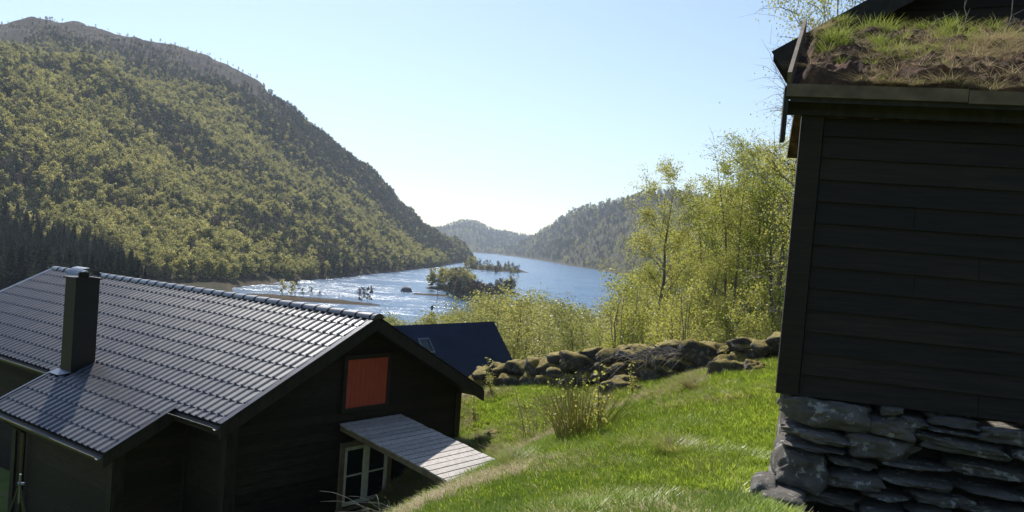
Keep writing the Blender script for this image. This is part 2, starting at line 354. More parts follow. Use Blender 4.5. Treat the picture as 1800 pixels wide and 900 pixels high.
def H(x, y):
    x = np.asarray(x, float); y = np.asarray(y, float); r = np.hypot(x, y)+1e-6; az = np.arctan2(x, y)
    near = Hnear(x, y)+fbm(x*1.1, y*1.1, 3, 3)*.09*sstep(2, 6, r)
    radial = np.interp(r, [0, 18, 24, 32, 45, 60, 100, 160, 215, 238, 262, 8000], [-3, -3.6, -5, -7, -10.5, -13.5, -17.5, -21.5, -23.4, -24.6, -27, -30])
    lift = sstep(R(7), R(24), az)
    radial = radial*(1-.45*lift*(1-sstep(60, 260, r)))
    radial = radial+fbm(x/16, y/16, 4, 9)*1.4*sstep(25, 60, r)*(1-sstep(180, 230, r))
    k = sstep(21, 32, r); z = near*(1-k)+radial*k
    fr = np.abs(az) < R(80)
    z = np.where(fr, z, near*(1-sstep(25, 60, r)) - 3*sstep(25, 60, r))
    # valley floor at the left of the lake
    vf = sstep(azof(455), azof(395), az)
    z = np.maximum(z, np.where((r > 60), -22.3*vf-28*(1-vf)+fbm(x/30, y/30, 3, 5)*1.0, z))
    z = np.maximum(z, -26.5)
    rb = [(-900, 1150), (90, 1120), (500, 1080), (700, 1250), (832, 1500)]
    rf = [(-900, 760), (0, 780), (300, 800), (500, 830), (700, 940), (800, 1050)]
    hl = np.maximum(ridge_hill(az, r, SK_BACK, S_L, rb, 1.35, seed=21), ridge_hill(az, r, SK_FRONT, S_L, rf, 1.45, seed=33, back=.35))
    hl = np.where(az > azof(833), hl-(az-azof(833))*9000, hl)
    z = np.maximum(z, np.maximum(hl, -30))
    hr = ridge_hill(az, r, SK_RIGHT, S_R, [(845, 3700), (940, 2900), (1050, 2000), (1180, 1800), (1500, 1500), (2600, 1200)], 1.4, seed=41)
    hr = np.where(az < azof(846), -40, hr); z = np.maximum(z, hr)
    hf = ridge_hill(az, r, SK_FAR, [(500, 3000), (1100, 3400)], [(500, 3900), (1100, 4200)], 1.4, seed=51)
    hf = np.where((az < azof(560)) | (az > azof(1150)), -40, hf); z = np.maximum(z, hf)
    # peninsula and bog shores
    def blob(px, py, wx, wy, h, rot=0):
        D = LAKE/ray(px, py)[2]; c = ray(px, py)*D
        dx, dy = x-c[0], y-c[1]; a, b = dx*math.cos(rot)+dy*math.sin(rot), -dx*math.sin(rot)+dy*math.cos(rot)
        q = (a/wx)**2+(b/wy)**2+fbm(x/9, y/9, 3, 71)*.5
        return LAKE-3+(h+3)*np.clip(1.25-q*.75*1.0, -2, 1)*1.0
    for b in ((575, 530, 24, 10, .7, -.1), (640, 536, 9, 5, .4), (500, 524, 22, 13, .8), (425, 496, 26, 12, .6), (840, 512, 26, 21, 2.6), (755, 519, 14, 4, .7, -.1), (868, 475, 33, 24, 4.5)):
        z = np.maximum(z, blob(*b))
    return z
# polar ground grid
azd = np.concatenate([np.linspace(-180, -48, 45)[:-1], np.linspace(-48, 48, 620), np.linspace(48, 180, 45)[1:]])
rr = np.concatenate([np.linspace(.3, 24, 170), 24*np.exp(np.linspace(0, math.log(5200/24), 330))[1:]])
AZ, RR = np.meshgrid(np.radians(azd), rr); GX, GY = RR*np.sin(AZ), RR*np.cos(AZ); GZ = H(GX, GY)
na, nr = len(azd), len(rr)
V = np.stack([GX, GY, GZ], -1).reshape(-1, 3)
ii, jj = np.meshgrid(np.arange(nr-1), np.arange(na-1), indexing='ij')
Q = np.stack([ii*na+jj, ii*na+jj+1, (ii+1)*na+jj+1, (ii+1)*na+jj], -1)[:, :, ::-1]
split = int(np.searchsorted(rr, 55))
for nm, sl_, mat in (('meadow', slice(0, split), 'meadow'), ('hillside', slice(split, nr-1), 'hill')):
    q = Q[sl_].reshape(-1, 4); lo = q.min(); hi = q.max()
    me = fast_mesh(nm, V[lo:hi+1], q-lo, M[mat], smooth=True); o = link(nm, me); o['kind'] = 'structure'
me = fast_mesh('lake', [(-6000, -200, LAKE), (6000, -200, LAKE), (6000, 9000, LAKE), (-6000, 9000, LAKE)], [(0, 1, 2, 3)], M['water'])
o = link('lake', me); o['kind'] = 'structure'
def ground_hit(px, py, far=60):
    d = ray(px, py); t = np.linspace(3, far, 2500); P = d[None]*t[:, None]; b = P[:, 2] < H(P[:, 0], P[:, 1])
    k = int(np.argmax(b)); return P[k] if b.any() else P[-1]
def Hs(x, y): return float(H(np.array([x]), np.array([y]))[0])

# ------------------------------------------------------------------ vegetation builders
def leaves(centers, size, rg, flat=0.0, asp=.75):
    n = len(centers); c = np.asarray(centers)
    a = rg.normal(size=(n, 3)); a /= np.linalg.norm(a, axis=1)[:, None]
    b = rg.normal(size=(n, 3)); b -= (a*b).sum(1)[:, None]*a; b /= np.linalg.norm(b, axis=1)[:, None]
    s = size*(.6+.8*rg.rand(n))[:, None]
    V = np.stack([c-a*s, c-b*s*asp, c+a*s, c+b*s*asp], 1).reshape(-1, 3)
    return V, np.arange(4*n).reshape(-1, 4)
def make_tree(name, seed, Ht, nl, lsize, mats, nb=34, spread=.30, base=.15, stems=1, twig=True, up=.9, sides=5, cat='tree', sub=5, lean=0, taper=1, bare_top=.0, twr=1, tight=1):
    """one tapered trunk with curved limbs, leaves scattered on the twigs; returns trunk mesh, crown mesh"""
    rg = np.random.RandomState(seed); mb = MB(); tips = []
    for st in range(stems):
        b0 = np.array([rg.normal()*.12*(stems > 1), rg.normal()*.12*(stems > 1), -.3])
        h = Ht*(1 if st == 0 else .7+.3*rg.rand()); n = 9
        ln = rg.normal(size=2)*(.08 if stems > 1 else .04)*h+np.array([lean, 0])
        ts = np.linspace(0, 1, n); wob = np.cumsum(rg.normal(size=(n, 2))*.012*h, 0)
        P = np.c_[b0[0]+ln[0]*ts**1.3+wob[:, 0], b0[1]+ln[1]*ts**1.3+wob[:, 1], b0[2]+(h+.3)*ts]
        rad = h*.0125*(1-ts)**.8*(1 if stems == 1 else .65)+.006
        mb.tube(P, rad, sides+1)
        for k in range(nb//stems+1):
            q = base+(1-base)*(k+rg.rand())/(nb//stems+1); q = min(q, .98)
            p0 = np.array([np.interp(q, ts, P[:, i]) for i in range(3)])
            an = rg.rand()*6.283; L = Ht*spread*(.35+.65*math.sin(math.pi*min(1, (1-q)*taper+.12)**.8))*(.7+.5*rg.rand())
            el = up*(.6+.5*q)+rg.normal()*.12; d = np.array([math.cos(an)*math.cos(el), math.sin(an)*math.cos(el), math.sin(el)])
            m = 5; tt = np.linspace(0, 1, m); B = p0+d*L*tt[:, None]+np.array([0, 0, -1])*(.22*L*tt**2)[:, None]+np.cumsum(rg.normal(size=(m, 3))*.025*L, 0)*tt[:, None]
            r0 = max(.004, .3*np.interp(q, ts, rad)); mb.tube(B, r0*(1-tt*.8), 4, cap=False)
            for j in range(sub):
                q2 = .25+.75*rg.rand(); s0 = np.array([np.interp(q2, tt, B[:, i]) for i in range(3)])
                d2 = d+rg.normal(size=3)*.75; d2 /= np.linalg.norm(d2); L2 = L*(.25+.3*rg.rand())
                C = s0+d2*L2*tt[:3, None]*2+np.array([0, 0, -1])*(.3*L2*(tt[:3]*2)**2)[:, None]
                if twig: mb.tube(C, [(r0*.35+.002)*twr, (r0*.25+.002)*twr, .0018*twr], 3, cap=False)
                tips.append((C, L2, q))
            tips.append((B[2:], L*.3, q))
    pts = []
    wts = np.array([max(.02, L2)*(0.15 if q > 1-bare_top else 1) for C, L2, q in tips]); wts /= wts.sum()
    cnt = rg.multinomial(nl, wts)
    for (C, L2, q), c in zip(tips, cnt):
        if not c: continue
        k = rg.rand(c)*(len(C)-1); i0 = np.minimum(k.astype(int), len(C)-2); fr = (k-i0)[:, None]
        pts.append(C[i0]*(1-fr)+C[i0+1]*fr+rg.normal(size=(c, 3))*(.22*L2+.02*Ht*.5)*tight)
    pts = np.concatenate(pts); LV, LF = leaves(pts, lsize, rg)
    tm = mb.mesh(name+'_wood', mats[0], smooth=True); lm = fast_mesh(name+'_leaves', LV, LF, mats[1])
    return tm, lm
def join_lowpoly(name, tm, lm):
    """a small distant tree as one mesh with two materials"""
    def arr(me):
        v = np.zeros(len(me.vertices)*3, np.float32); me.vertices.foreach_get('co', v); return v.reshape(-1, 3)
    me = bpy.data.meshes.new(name); va, vb = arr(tm), arr(lm)
    fa = [tuple(p.vertices) for p in tm.polygons]; fb = [tuple(i+len(va) for i in p.vertices) for p in lm.polygons]
    me.from_pydata(np.r_[va, vb].tolist(), [], fa+fb); me.materials.append(tm.materials[0]); me.materials.append(lm.materials[0])
    me.polygons.foreach_set('material_index', [0]*len(fa)+[1]*len(fb)); me.update(); return me
def make_spruce(name, seed, Ht, n, mats, wid=.2, size=.35):
    rg = np.random.RandomState(seed); mb = MB()
    mb.tube([(0, 0, -.5), (0, 0, Ht*.5), (0, 0, Ht)], [Ht*.014, Ht*.008, .01], 5)
    q = rg.rand(n)**.75; z = Ht*(.06+.94*q); lay = np.floor(z/(Ht*.055)); z2 = (lay+.2+rg.rand(n)*.6)*Ht*.055
    an = rg.rand(n)*6.283; lob = .75+.35*np.sin(an*3+lay*2.1+seed)
    rad = wid*Ht*(1-z2/Ht).clip(0.01)*np.sqrt(rg.rand(n))*lob+.02*Ht*.3
    P = np.c_[np.cos(an)*rad, np.sin(an)*rad, z2-rad*.35]
    a = np.c_[np.cos(an), np.sin(an), -.45+rg.normal(size=n)*.25]; a /= np.linalg.norm(a, axis=1)[:, None]
    b = np.cross(a, rg.normal(size=(n, 3))*.5+[0, 0, 1.]); b /= np.linalg.norm(b, axis=1)[:, None]
    s = size*(.5+.8*rg.rand(n))[:, None]*(.45+.75*(1-q))[:, None]
    V = np.stack([P-a*s, P-b*s*.45, P+a*s, P+b*s*.45], 1).reshape(-1, 3)
    return mb.mesh(name+'_wood', mats[0]), fast_mesh(name+'_leaves', V, np.arange(4*n).reshape(-1, 4), mats[1])
def make_pine(name, seed, Ht, n, mats, size=.22):
    rg = np.random.RandomState(seed); mb = MB(); ts = np.linspace(0, 1, 6); w = np.cumsum(rg.normal(size=(6, 2))*.02*Ht, 0)
    P = np.c_[w, ts*Ht]; P[0, 2] = -.5; mb.tube(P, Ht*.018*(1-ts*.85), 5); pts = []
    for k in range(16):
        q = .3+.7*(k+rg.rand())/16; p0 = np.array([np.interp(q, ts, P[:, i]) for i in range(3)]); an = rg.rand()*6.283
        L = Ht*.24*(1.15-q)*(.7+.7*rg.rand())+.05*Ht; e = p0+np.array([math.cos(an)*L, math.sin(an)*L, L*.35])
        mb.tube([p0, (p0+e)/2+[0, 0, -.05*L], e], [Ht*.006, Ht*.004, Ht*.002], 4, cap=False)
        for j in range(3):
            c = p0+(e-p0)*(.45+.55*rg.rand())+rg.normal(size=3)*.03*Ht; m = n//48
            pts.append(c+rg.normal(size=(m, 3))*np.array([.055, .055, .025])*Ht)
    V, Fq = leaves(np.concatenate(pts), size, rg, asp=.35)
    return mb.mesh(name+'_wood', mats[0]), fast_mesh(name+'_leaves', V, Fq, mats[1])

# ------------------------------------------------------------------ near birches
NB = [make_tree('birch%d' % i, 100+i, 8.0, 21000, .024, (M['bark'], M['birch_leaf']), nb=44, spread=(.20, .25, .24)[i], base=.14, twr=1.5, tight=.45, sub=8, lean=l, bare_top=bt) for i, (l, bt) in enumerate([(0, .03), (.2, .0), (-.2, .06)])]
NB += [make_tree('birch%d' % (3+i), 200+i, 7.5, 21000, .024, (M['bark'], M['birch_leaf']), nb=48, spread=.24, base=.12, twr=1.5, tight=.45, sub=8, stems=s, bare_top=.05) for i, s in enumerate([3, 4])]
NB += [make_tree('bare', 321, 9.0, 2600, .022, (M['bark'], M['birch_leaf']), nb=46, spread=.28, base=.2, bare_top=.3, sub=9)]
def put_tree(kind, px, depth, top_y, label, group=None, wide=1.0, name='birch_tree', protos=NB, Hp=(8, 8, 8, 7.5, 7.5, 9.0), z=None):
    hz = HY+(px-900)*math.tan(ROLL); P = at(px, hz, depth); gz = Hs(P[0], P[1]) if z is None else z
    ht = at(px, top_y, depth)[2]-gz; s = ht/Hp[kind]
    r = thing(name, label, 'tree', (P[0], P[1], gz), group); r.rotation_euler = (0, 0, rng.rand()*6.28); r.scale = (s*wide, s*wide, s)
    link('trunk', protos[kind][0], r); link('crown', protos[kind][1], r); return r
specs = [
 (0, 1160, 27, 318, 'slender airy birch with single straight trunk standing left of the other birches above the wall', .95),
 (3, 1300, 25, 272, 'tall many-stemmed birch clump with pale gold crown behind the mossy wall', 1.05),
 (4, 1262, 29, 345, 'bushy birch between the slender single birch and the many-stemmed clump', 1.1),
 (2, 1345, 27, 268, 'tall birch with dense bright crown close to the left edge of the dark storehouse', 1.1),
 (1, 1210, 34, 390, 'low rounded birch filling the gap behind the slender single birch', 1.2),
 (5, 1392, 21, 60, 'almost bare tree with fine twigs beside the storehouse eave', .9),
 (4, 1368, 28, 255, 'tall golden birch touching the edge of the storehouse', 1.1),
 (1, 1440, 19.5, -70, 'very tall birch whose pale top shows over the barn gable', .8),
 (2, 1112, 31, 470, 'small thin birch at the left end of the birch row above the wall', .9),
 (4, 1330, 33, 330, 'leafy birch behind the tall birches next to the storehouse', 1.2),
 (3, 1380, 24, 275, 'bright green birch partly hidden behind the storehouse corner', 1.1),
 (1, 1235, 24, 470, 'short young birch directly behind the brushwood on the wall', 1.1),
 (0, 1290, 44, 360, 'far birch seen between the stems of the many-stemmed clump', 1.3),
]
for k, px, d, ty, lab, wd in specs: put_tree(k, px, d, ty, lab, None, wd)
# undergrowth bushes behind the wall
BUSH = [make_tree('bush%d' % i, 400+i, 2.0, 3400, .019, (M['dead'], M['birch_leaf']), nb=20, spread=.4, base=.05, stems=5, sub=4) for i in range(2)]
for k in range(26):
    px = 1060+k*12.5+rng.rand()*8; d = 19.5+rng.rand()*7; P = at(px, 500, d); gz = Hs(P[0], P[1])
    r = thing('bush', 'leafy young bush growing in the thicket behind the mossy stone wall', 'bush', (P[0], P[1], gz), 'bushes behind the stone wall')
    r.rotation_euler = (0, 0, rng.rand()*6); s = .7+.7*rng.rand(); r.scale = (s,)*3
    link('stems', BUSH[k % 2][0], r); link('foliage', BUSH[k % 2][1], r)

# ------------------------------------------------------------------ middle distance wood
MT = [make_tree('mid%d' % i, 500+i, 9.0, 4200, .062, (M['far_bark'], M['mid_leaf']), nb=30, spread=.26, base=.15, stems=1+(i == 2), sub=4) for i in range(4)]
def mid(px, d, s, k, lab, grp):
    P = at(px, 500, d); gz = Hs(P[0], P[1])
    r = thing('birch_tree', lab, 'tree', (P[0], P[1], gz), grp); r.rotation_euler = (0, 0, rng.rand()*6.28); r.scale = (s*1.15, s*1.15, s)
    link('trunk', MT[k][0], r); link('crown', MT[k][1], r)
nm_ = 0
for k in range(2600):
    px = 640+700*rng.rand(); d = math.exp(rng.uniform(math.log(34), math.log(200)))
    P = at(px, 500, d); gz = Hs(P[0], P[1])
    # keep the lake view open: crowns stay under the sight line seen in the photograph
    lim = np.interp(px, [640, 700, 760, 800, 860, 900, 940, 985, 1010, 1050, 1085, 1110, 1340], [590, 576, 568, 560, 542, 528, 520, 552, 552, 550, 535, 505, 430])
    ht = at(px, lim+12*rng.rand(), d)[2]-gz
    if ht < 3.2 or gz < LAKE+.4: continue
    s = min(ht, 7+5*rng.rand())/9.0
    if nm_ and min((P[0]-a)**2+(P[1]-b)**2 for a, b in mids) < (2.6+d*.02)**2: continue
    if not nm_: mids = []
    mids.append((P[0], P[1])); nm_ += 1
    zn = 'rising just behind the navy roof' if px < 880 else 'right of the navy roof' if px < 1000 else 'left of the tall birch row' if px < 1120 else 'behind the tall birch row'
    fr_ = 'near' if d < 80 else 'distant'
    mid(px, d, s, rng.randint(4), '%s birch %s' % (fr_, zn), '%s lakeside birches %s' % (fr_, zn))
    if nm_ >= 230: break
SP = [make_spruce('spruce%d' % i, 600+i, 13.0, 1300, (M['spruce_bark'], M['needle']), wid=.25, size=.6) for i in range(3)]
P = at(763, 500, 70); gz = Hs(P[0], P[1]); s = (at(763, 545, 70)[2]-gz)/13
r = thing('spruce_tree', 'single small dark spruce among the bright birches below the lake', 'tree', (P[0], P[1], gz)); r.scale = (s, s, s)
link('trunk', SP[0][0], r); link('crown', SP[0][1], r)

near_b = {}
for o in SC.objects:
    if o.get('group', '').startswith('near lakeside'): near_b.setdefault(o['group'], []).append(o)
ORD = ['leftmost', 'second', 'third', 'fourth', 'fifth', 'sixth', 'seventh', 'eighth', 'ninth', 'tenth', 'eleventh', 'twelfth', 'thirteenth', 'fourteenth']
for g_, L_ in near_b.items():
    L_.sort(key=lambda o: o.location.x/o.location.y)
    if len(L_) <= len(ORD):
        for i_, o in enumerate(L_): o['label'] = ORD[i_]+(' ' if not i_ else ' from the left ')+'of the '+o['label'].replace('near birch', 'near birches')
# ------------------------------------------------------------------ spruce stand at the foot of the left hill
sp_pos = []
for k in range(14000):
    px = -60+440*rng.rand(); d = 215+190*rng.rand()
    P = at(px, 450, d); x, y = P[0], P[1]
    topline = np.interp(px, [-60, 0, 60, 130, 170, 230, 262, 330], [340, 348, 372, 400, 415, 440, 478, 520])
    gz = Hs(x, y); ht = 10+5*rng.rand()
    ty = HY+(px-900)*.07-F*(gz+ht)/d
    if ty < topline-6: continue
    if sp_pos and min((x-a)**2+(y-b)**2 for a, b, *_ in sp_pos) < 3.3**2: continue
    sp_pos.append((x, y, gz, ht))
    if len(sp_pos) >= 640: break
SPM = [join_lowpoly('spruce_small%d' % i, *SP[i]) for i in range(3)]
sp_pos.sort(key=lambda q: math.hypot(q[0], q[1])); sp_rest = np.array(sp_pos[290:])
for x, y, gz, ht in sp_pos[:290]:
    o = link('spruce_tree', SPM[rng.randint(3)], None, (x, y, gz-.5)); o.rotation_euler = (0, 0, rng.rand()*6.28); s = ht/13; o.scale = (s*1.1, s*1.1, s)
    zn = 'left of the chimney' if math.atan2(x, y) < azof(115) else 'right of the chimney'
    tag(o, 'dark pointed spruce at the foot of the hill, %s' % zn, 'tree', 'hill foot spruces %s' % zn)

# ------------------------------------------------------------------ hill forest
HT = [make_tree('hilltree%d' % i, 700+i, 7.0, 420, .26, (M['far_bark'], M['hill_leaf'] if i < 4 else M['hill_dark'] if i == 4 else M['hill_bare']), nb=12, spread=.36, base=.18, sub=3, twig=False, sides=3) for i in range(6)]
HTM = [join_lowpoly('hill_tree%d' % i, *t) for i, t in enumerate(HT)]
PN = [make_pine('pine%d' % i, 800+i, 9.0, 1100, (M['far_bark'], M['pine'])) for i in range(3)]
PNM = [join_lowpoly('pine_small%d' % i, *t) for i, t in enumerate(PN)]
def scatter(pxa, pxb, r0, r1, n, cond):
    a0, a1 = azof(pxa), azof(pxb); az = a0+(a1-a0)*rng.rand(n); r = np.sqrt(r0**2+(r1**2-r0**2)*rng.rand(n))
    x, y = r*np.sin(az), r*np.cos(az); z = H(x, y); k = cond(x, y, z, r, az); return x[k], y[k], z[k], r[k], az[k]
pts = []
def cl(x, y, z, r, az):
    dens = np.where(z > 130, np.clip(1-(z-130+90*fbm(x/70, y/70, 4, 91))/80, .05, 1), 1)
    rd = np.interp(az, [azof(p) for p in (-900, 90, 500, 700, 832)], [1150, 1120, 1080, 1250, 1500])+25
    stand = (z < 6) & (az < azof(225)) & (r < 390)
    return (z > LAKE+np.where(r > 430, .5, 2.0)) & (rng.rand(len(x)) < dens) & (r < rd) & ~stand
A_ = scatter(-140, 836, 300, 1450, 62000, cl)
B_ = scatter(842, 1420, 1000, 4000, 30000, lambda x, y, z, r, az: (z > LAKE+.5) & (rng.rand(len(x)) < np.clip(1700/r, .3, 1)))
C_ = scatter(700, 1000, 3000, 4100, 5000, lambda x, y, z, r, az: z > LAKE+2)
P_ = [np.concatenate([a, b, c]) for a, b, c in zip(A_, B_, C_)]
x, y, z, r_, az_ = P_
nA = len(A_[0])
patch = fbm(x/130, y/130, 4, 61)
# darker wood (pine, alder, bare rowan) in the gully behind the front spur and on the right hand hill
isdark = rng.rand(len(x)) < np.clip(.24+1.5*patch+.6*sstep(10, 60, z)*(np.arange(len(x)) < nA)*(r_ > 820)+.62*(np.arange(len(x)) >= nA), .04, .92)
idx = np.where(isdark, 4+rng.randint(2, size=len(x)), rng.randint(4, size=len(x)))
idx = np.where(isdark & (rng.rand(len(x)) < .4), 6+rng.randint(3, size=len(x)), idx)
scl = (.7+.65*rng.rand(len(x)))*np.clip(1-(z-110)/160, .42, 1)*np.where(r_ > 1700, 1.5, 1.0)
order = np.argsort(r_); near_idx = order[:290]; rest = order[290:]
allm = HTM+PNM
for k in near_idx:
    o = link('hillside_tree', allm[idx[k]], None, (x[k], y[k], z[k]-.4)); s = scl[k]*1.0; o.scale = (s, s, s); o.rotation_euler = (0, 0, rng.rand()*6.28)
    wh = 'behind the chimney and the spruce stand' if az_[k] < azof(250) else 'above the brown bog shore' if az_[k] < azof(430) else 'along the left lake shore'
    kd = 'yellow-green birch' if idx[k] < 4 else 'dark leafy tree' if idx[k] < 6 else 'dark pine'
    tag(o, '%s at the big hill foot, %s' % (kd, wh), 'tree', '%s trees %s' % (kd, wh))
def instanced(name, P, idx, scl, rot, protos, tilt=None, **kw):
    cl_ = bpy.data.collections.new(name+'_kinds')
    for i, m in enumerate(protos): cl_.objects.link(bpy.data.objects.new('%s_kind_%02d' % (name, i), m))
    me = bpy.data.meshes.new(name); me.vertices.add(len(P)); me.vertices.foreach_set('co', np.asarray(P, np.float32).ravel())
    for nm, ty, dat in (('idx', 'INT', idx.astype(np.int32)), ('scl', 'FLOAT', scl.astype(np.float32)), ('rot', 'FLOAT', rot.astype(np.float32))):
        a = me.attributes.new(nm, ty, 'POINT'); a.data.foreach_set('value', dat)
    o = link(name, me); g = bpy.data.node_groups.new(name, 'GeometryNodeTree')
    g.interface.new_socket('Geometry', in_out='INPUT', socket_type='NodeSocketGeometry'); g.interface.new_socket('Geometry', in_out='OUTPUT', socket_type='NodeSocketGeometry')
    gi = g.nodes.new('NodeGroupInput'); go = g.nodes.new('NodeGroupOutput'); ci = g.nodes.new('GeometryNodeCollectionInfo')
    ci.inputs['Collection'].default_value = cl_; ci.inputs['Separate Children'].default_value = True; ci.inputs['Reset Children'].default_value = True
    ip_ = g.nodes.new('GeometryNodeInstanceOnPoints'); ip_.inputs['Pick Instance'].default_value = True
    def na_(nm, ty):
        d = g.nodes.new('GeometryNodeInputNamedAttribute'); d.data_type = ty; d.inputs[0].default_value = nm; return d.outputs[0]
    cx = g.nodes.new('ShaderNodeCombineXYZ'); g.links.new(na_('rot', 'FLOAT'), cx.inputs[2])
    g.links.new(gi.outputs[0], ip_.inputs['Points']); g.links.new(ci.outputs[0], ip_.inputs['Instance']); g.links.new(na_('idx', 'INT'), ip_.inputs['Instance Index'])
    g.links.new(cx.outputs[0], ip_.inputs['Rotation']); g.links.new(na_('scl', 'FLOAT'), ip_.inputs['Scale']); g.links.new(ip_.outputs[0], go.inputs[0])
    md = o.modifiers.new('scatter', 'NODES'); md.node_group = g
    for k_, v_ in kw.items(): o[k_] = v_
    return o
instanced('spruce_forest', sp_rest[:, :3]-[0, 0, .5], rng.randint(3, size=len(sp_rest)), sp_rest[:, 3]/13, rng.rand(len(sp_rest))*6.28, SPM, kind='stuff', label='dark spruce plantation at the foot of the left hill', category='forest')
nA_mask = rest < nA
for nm, msk, lab in (('forest', nA_mask, 'mixed spring forest covering the big hillside left of the lake'), ('far_forest', ~nA_mask, 'dark mixed forest on the hills right of the lake and at its far end')):
    k = rest[msk]
    instanced(nm, np.c_[x[k], y[k], z[k]-.4], idx[k], scl[k], rng.rand(len(k))*6.28, allm, kind='stuff', label=lab, category='forest')

# ------------------------------------------------------------------ islands, shore trees, lake rock
def lakept(px, py): d = ray(px, py); return d*(LAKE/d[2])
def small_tree(px, py, ht, kinds, lab, grp, wide=1.0):
    P = lakept(px, py); z = max(Hs(P[0], P[1]), LAKE); kk = kinds[rng.randint(len(kinds))]
    meshes, h0, nm = {'b': (HTM[:4], 7, 'birch_tree'), 'd': (HTM[4:], 7, 'alder_tree'), 'p': (PNM, 9, 'pine_tree'), 's': (SPM, 13, 'spruce_tree')}[kk]
    o = link(nm, meshes[rng.randint(len(meshes))], None, (P[0], P[1], z-.3)); s = ht/h0; o.scale = (s*wide, s*wide, s); o.rotation_euler = (0, 0, rng.rand()*6.28)
    tag(o, lab, 'tree', grp)
for k in range(80):
    t = rng.rand(); px = 783+116*t; py = np.interp(px, [780, 810, 860, 900], [522, 528, 532, 520])-8*rng.rand()
    small_tree(px, py, 5+3.2*rng.rand(), 'ddpd' if px < 850 else 'ddpp', 'tree in the %s half of the dense clump on the larger nearer island' % ('left' if px < 842 else 'right'), 'trees on the %s half of the nearer island' % ('left' if px < 842 else 'right'))
small_tree(769, 523, 8.6, 'p', 'lone dark pine at the left tip of the nearer island', None, 1.2)
small_tree(795, 519, 9.6, 'p', 'tall dark pine at the left edge of the island clump', None, 1.0)
for k in range(110):
    px = 829+84*rng.rand(); py = np.interp(px, [828, 860, 912], [472, 480, 485])-9*rng.rand()
    small_tree(px, py, 4+2.6*rng.rand(), 'bddppp', 'tree on the %s half of the small farther island' % ('left' if px < 870 else 'right'), 'trees on the %s half of the farther island' % ('left' if px < 870 else 'right'))
for px, py, h in ((497, 521, 5.5), (512, 524, 5), (519, 522, 6.8), (530, 526, 3.6), (545, 526, 4.2), (562, 528, 3.2)):
    small_tree(px, py, h, 'bp', 'small thin tree on the left part of the flat brown peninsula', 'small trees on the brown peninsula')
for px, py, h in ((636, 531, 5.0), (645, 531, 5.6)):
    small_tree(px, py, h, 'd', 'rounded bushy tree at the right tip of the brown peninsula', 'bushy pair at the peninsula tip', 1.2)
def stone_mesh(name, sx, sy, sz, seed, mat, sub=3, box=.55, rough=.16):
    import bmesh
    bm = bmesh.new(); bmesh.ops.create_icosphere(bm, subdivisions=sub, radius=1)
    rg = np.random.RandomState(seed); cuts = [(lambda d: d/np.linalg.norm(d))(rg.normal(size=3)) for _ in range(7)]
    off = rg.rand(3)*50
    nn = 2+4*(1-box)*2.2; cutq = 1.02 if box < .7 else .86
    p = np.array([v.co[:] for v in bm.verts]); p = p/((np.abs(p)**nn).sum(1)**(1/nn))[:, None]
    for c in cuts:
        q = p@c; p = p-c[None]*(np.clip(q-cutq, 0, None)*.9)[:, None]
    q = fbm(p[:, 0]*1.6+off[0], p[:, 1]*1.6+p[:, 2]*1.3+off[1], 3); q2 = fbm(p[:, 0]*sx*14+off[1], p[:, 2]*sz*14+p[:, 1]*6+off[2], 2)
    p = p*(1+rough*q+rough*.22*q2)[:, None]*np.array([sx, sy, sz])
    for v, c_ in zip(bm.verts, p): v.co = c_
    me = bpy.data.meshes.new(name); bm.to_mesh(me); bm.free(); me.materials.append(mat)
    me.polygons.foreach_set('use_smooth', [True]*len(me.polygons)); return me
P = lakept(714, 513); o = link('lake_rock', stone_mesh('lake_rock', 2.8, 2.2, 2.9, 5, M['lake_rock'], box=1), None, (P[0], P[1], LAKE)); tag(o, 'single dark rounded rock standing in the glittering lake left of the island', 'rock')
# ------------------------------------------------------------------ cabin
cabin = thing('cabin', 'black timber cabin with shiny dark tiled metal roof, red hatch and cream window', 'cabin', tuple(CP(-6, 0, -4.3)))
nrm_l = np.cross(cu, -cv-ZZ*TS); nrm_l = nrm_l if nrm_l[2] > 0 else -nrm_l; nrm_l /= np.linalg.norm(nrm_l)
nrm_r = np.cross(cu, cv-ZZ*TS); nrm_r = nrm_r if nrm_r[2] > 0 else -nrm_r; nrm_r /= np.linalg.norm(nrm_r)
def tile_sheet(s0, s1, d0, d1, side):
    """pressed metal tiles: waves along the ridge, a step every course; d = horizontal distance from the ridge"""
    pitch, course = .183, .35*math.cos(R(26.76)); nw = max(1, round((s1-s0)/pitch)); ns = nw*14+1
    S = np.linspace(s0, s1, ns); ph = (S+20)/pitch; fr = ph-np.floor(ph)
    prof_ = np.interp(fr, [0, .12, .48, .56, .62, .68, .76, .94, 1], [.003, .0025, 0, .020, .031, .034, .028, .006, .003])
    D = []; off = []
    k0 = math.floor(d0/course+1e-6); d = d0
    while d < d1-1e-4:
        e = min((k0+1)*course, d1); D += [d+.0005, (d+e)/2, e-.012, e]
        off += [.013*(q_/course-k0) for q_ in (d, (d+e)/2, e, e)]
        d = e; k0 += 1
    D = np.array(D); off = np.array(off); sg = -1 if side < 0 else 1; nn = nrm_l if side < 0 else nrm_r
    SS, DD = np.meshgrid(S, D); PP = CA+cu*SS[..., None]+cv*(sg*DD)[..., None]-ZZ*(DD*TS)[..., None]+nn*(prof_[None]*(1)+off[:, None])[..., None]
    a, b = len(D), len(S); i, j = np.meshgrid(np.arange(a-1), np.arange(b-1), indexing='ij')
    q = np.stack([i*b+j, i*b+j+1, (i+1)*b+j+1, (i+1)*b+j], -1).reshape(-1, 4)
    if side > 0: q = q[:, ::-1]
    return PP.reshape(-1, 3), q
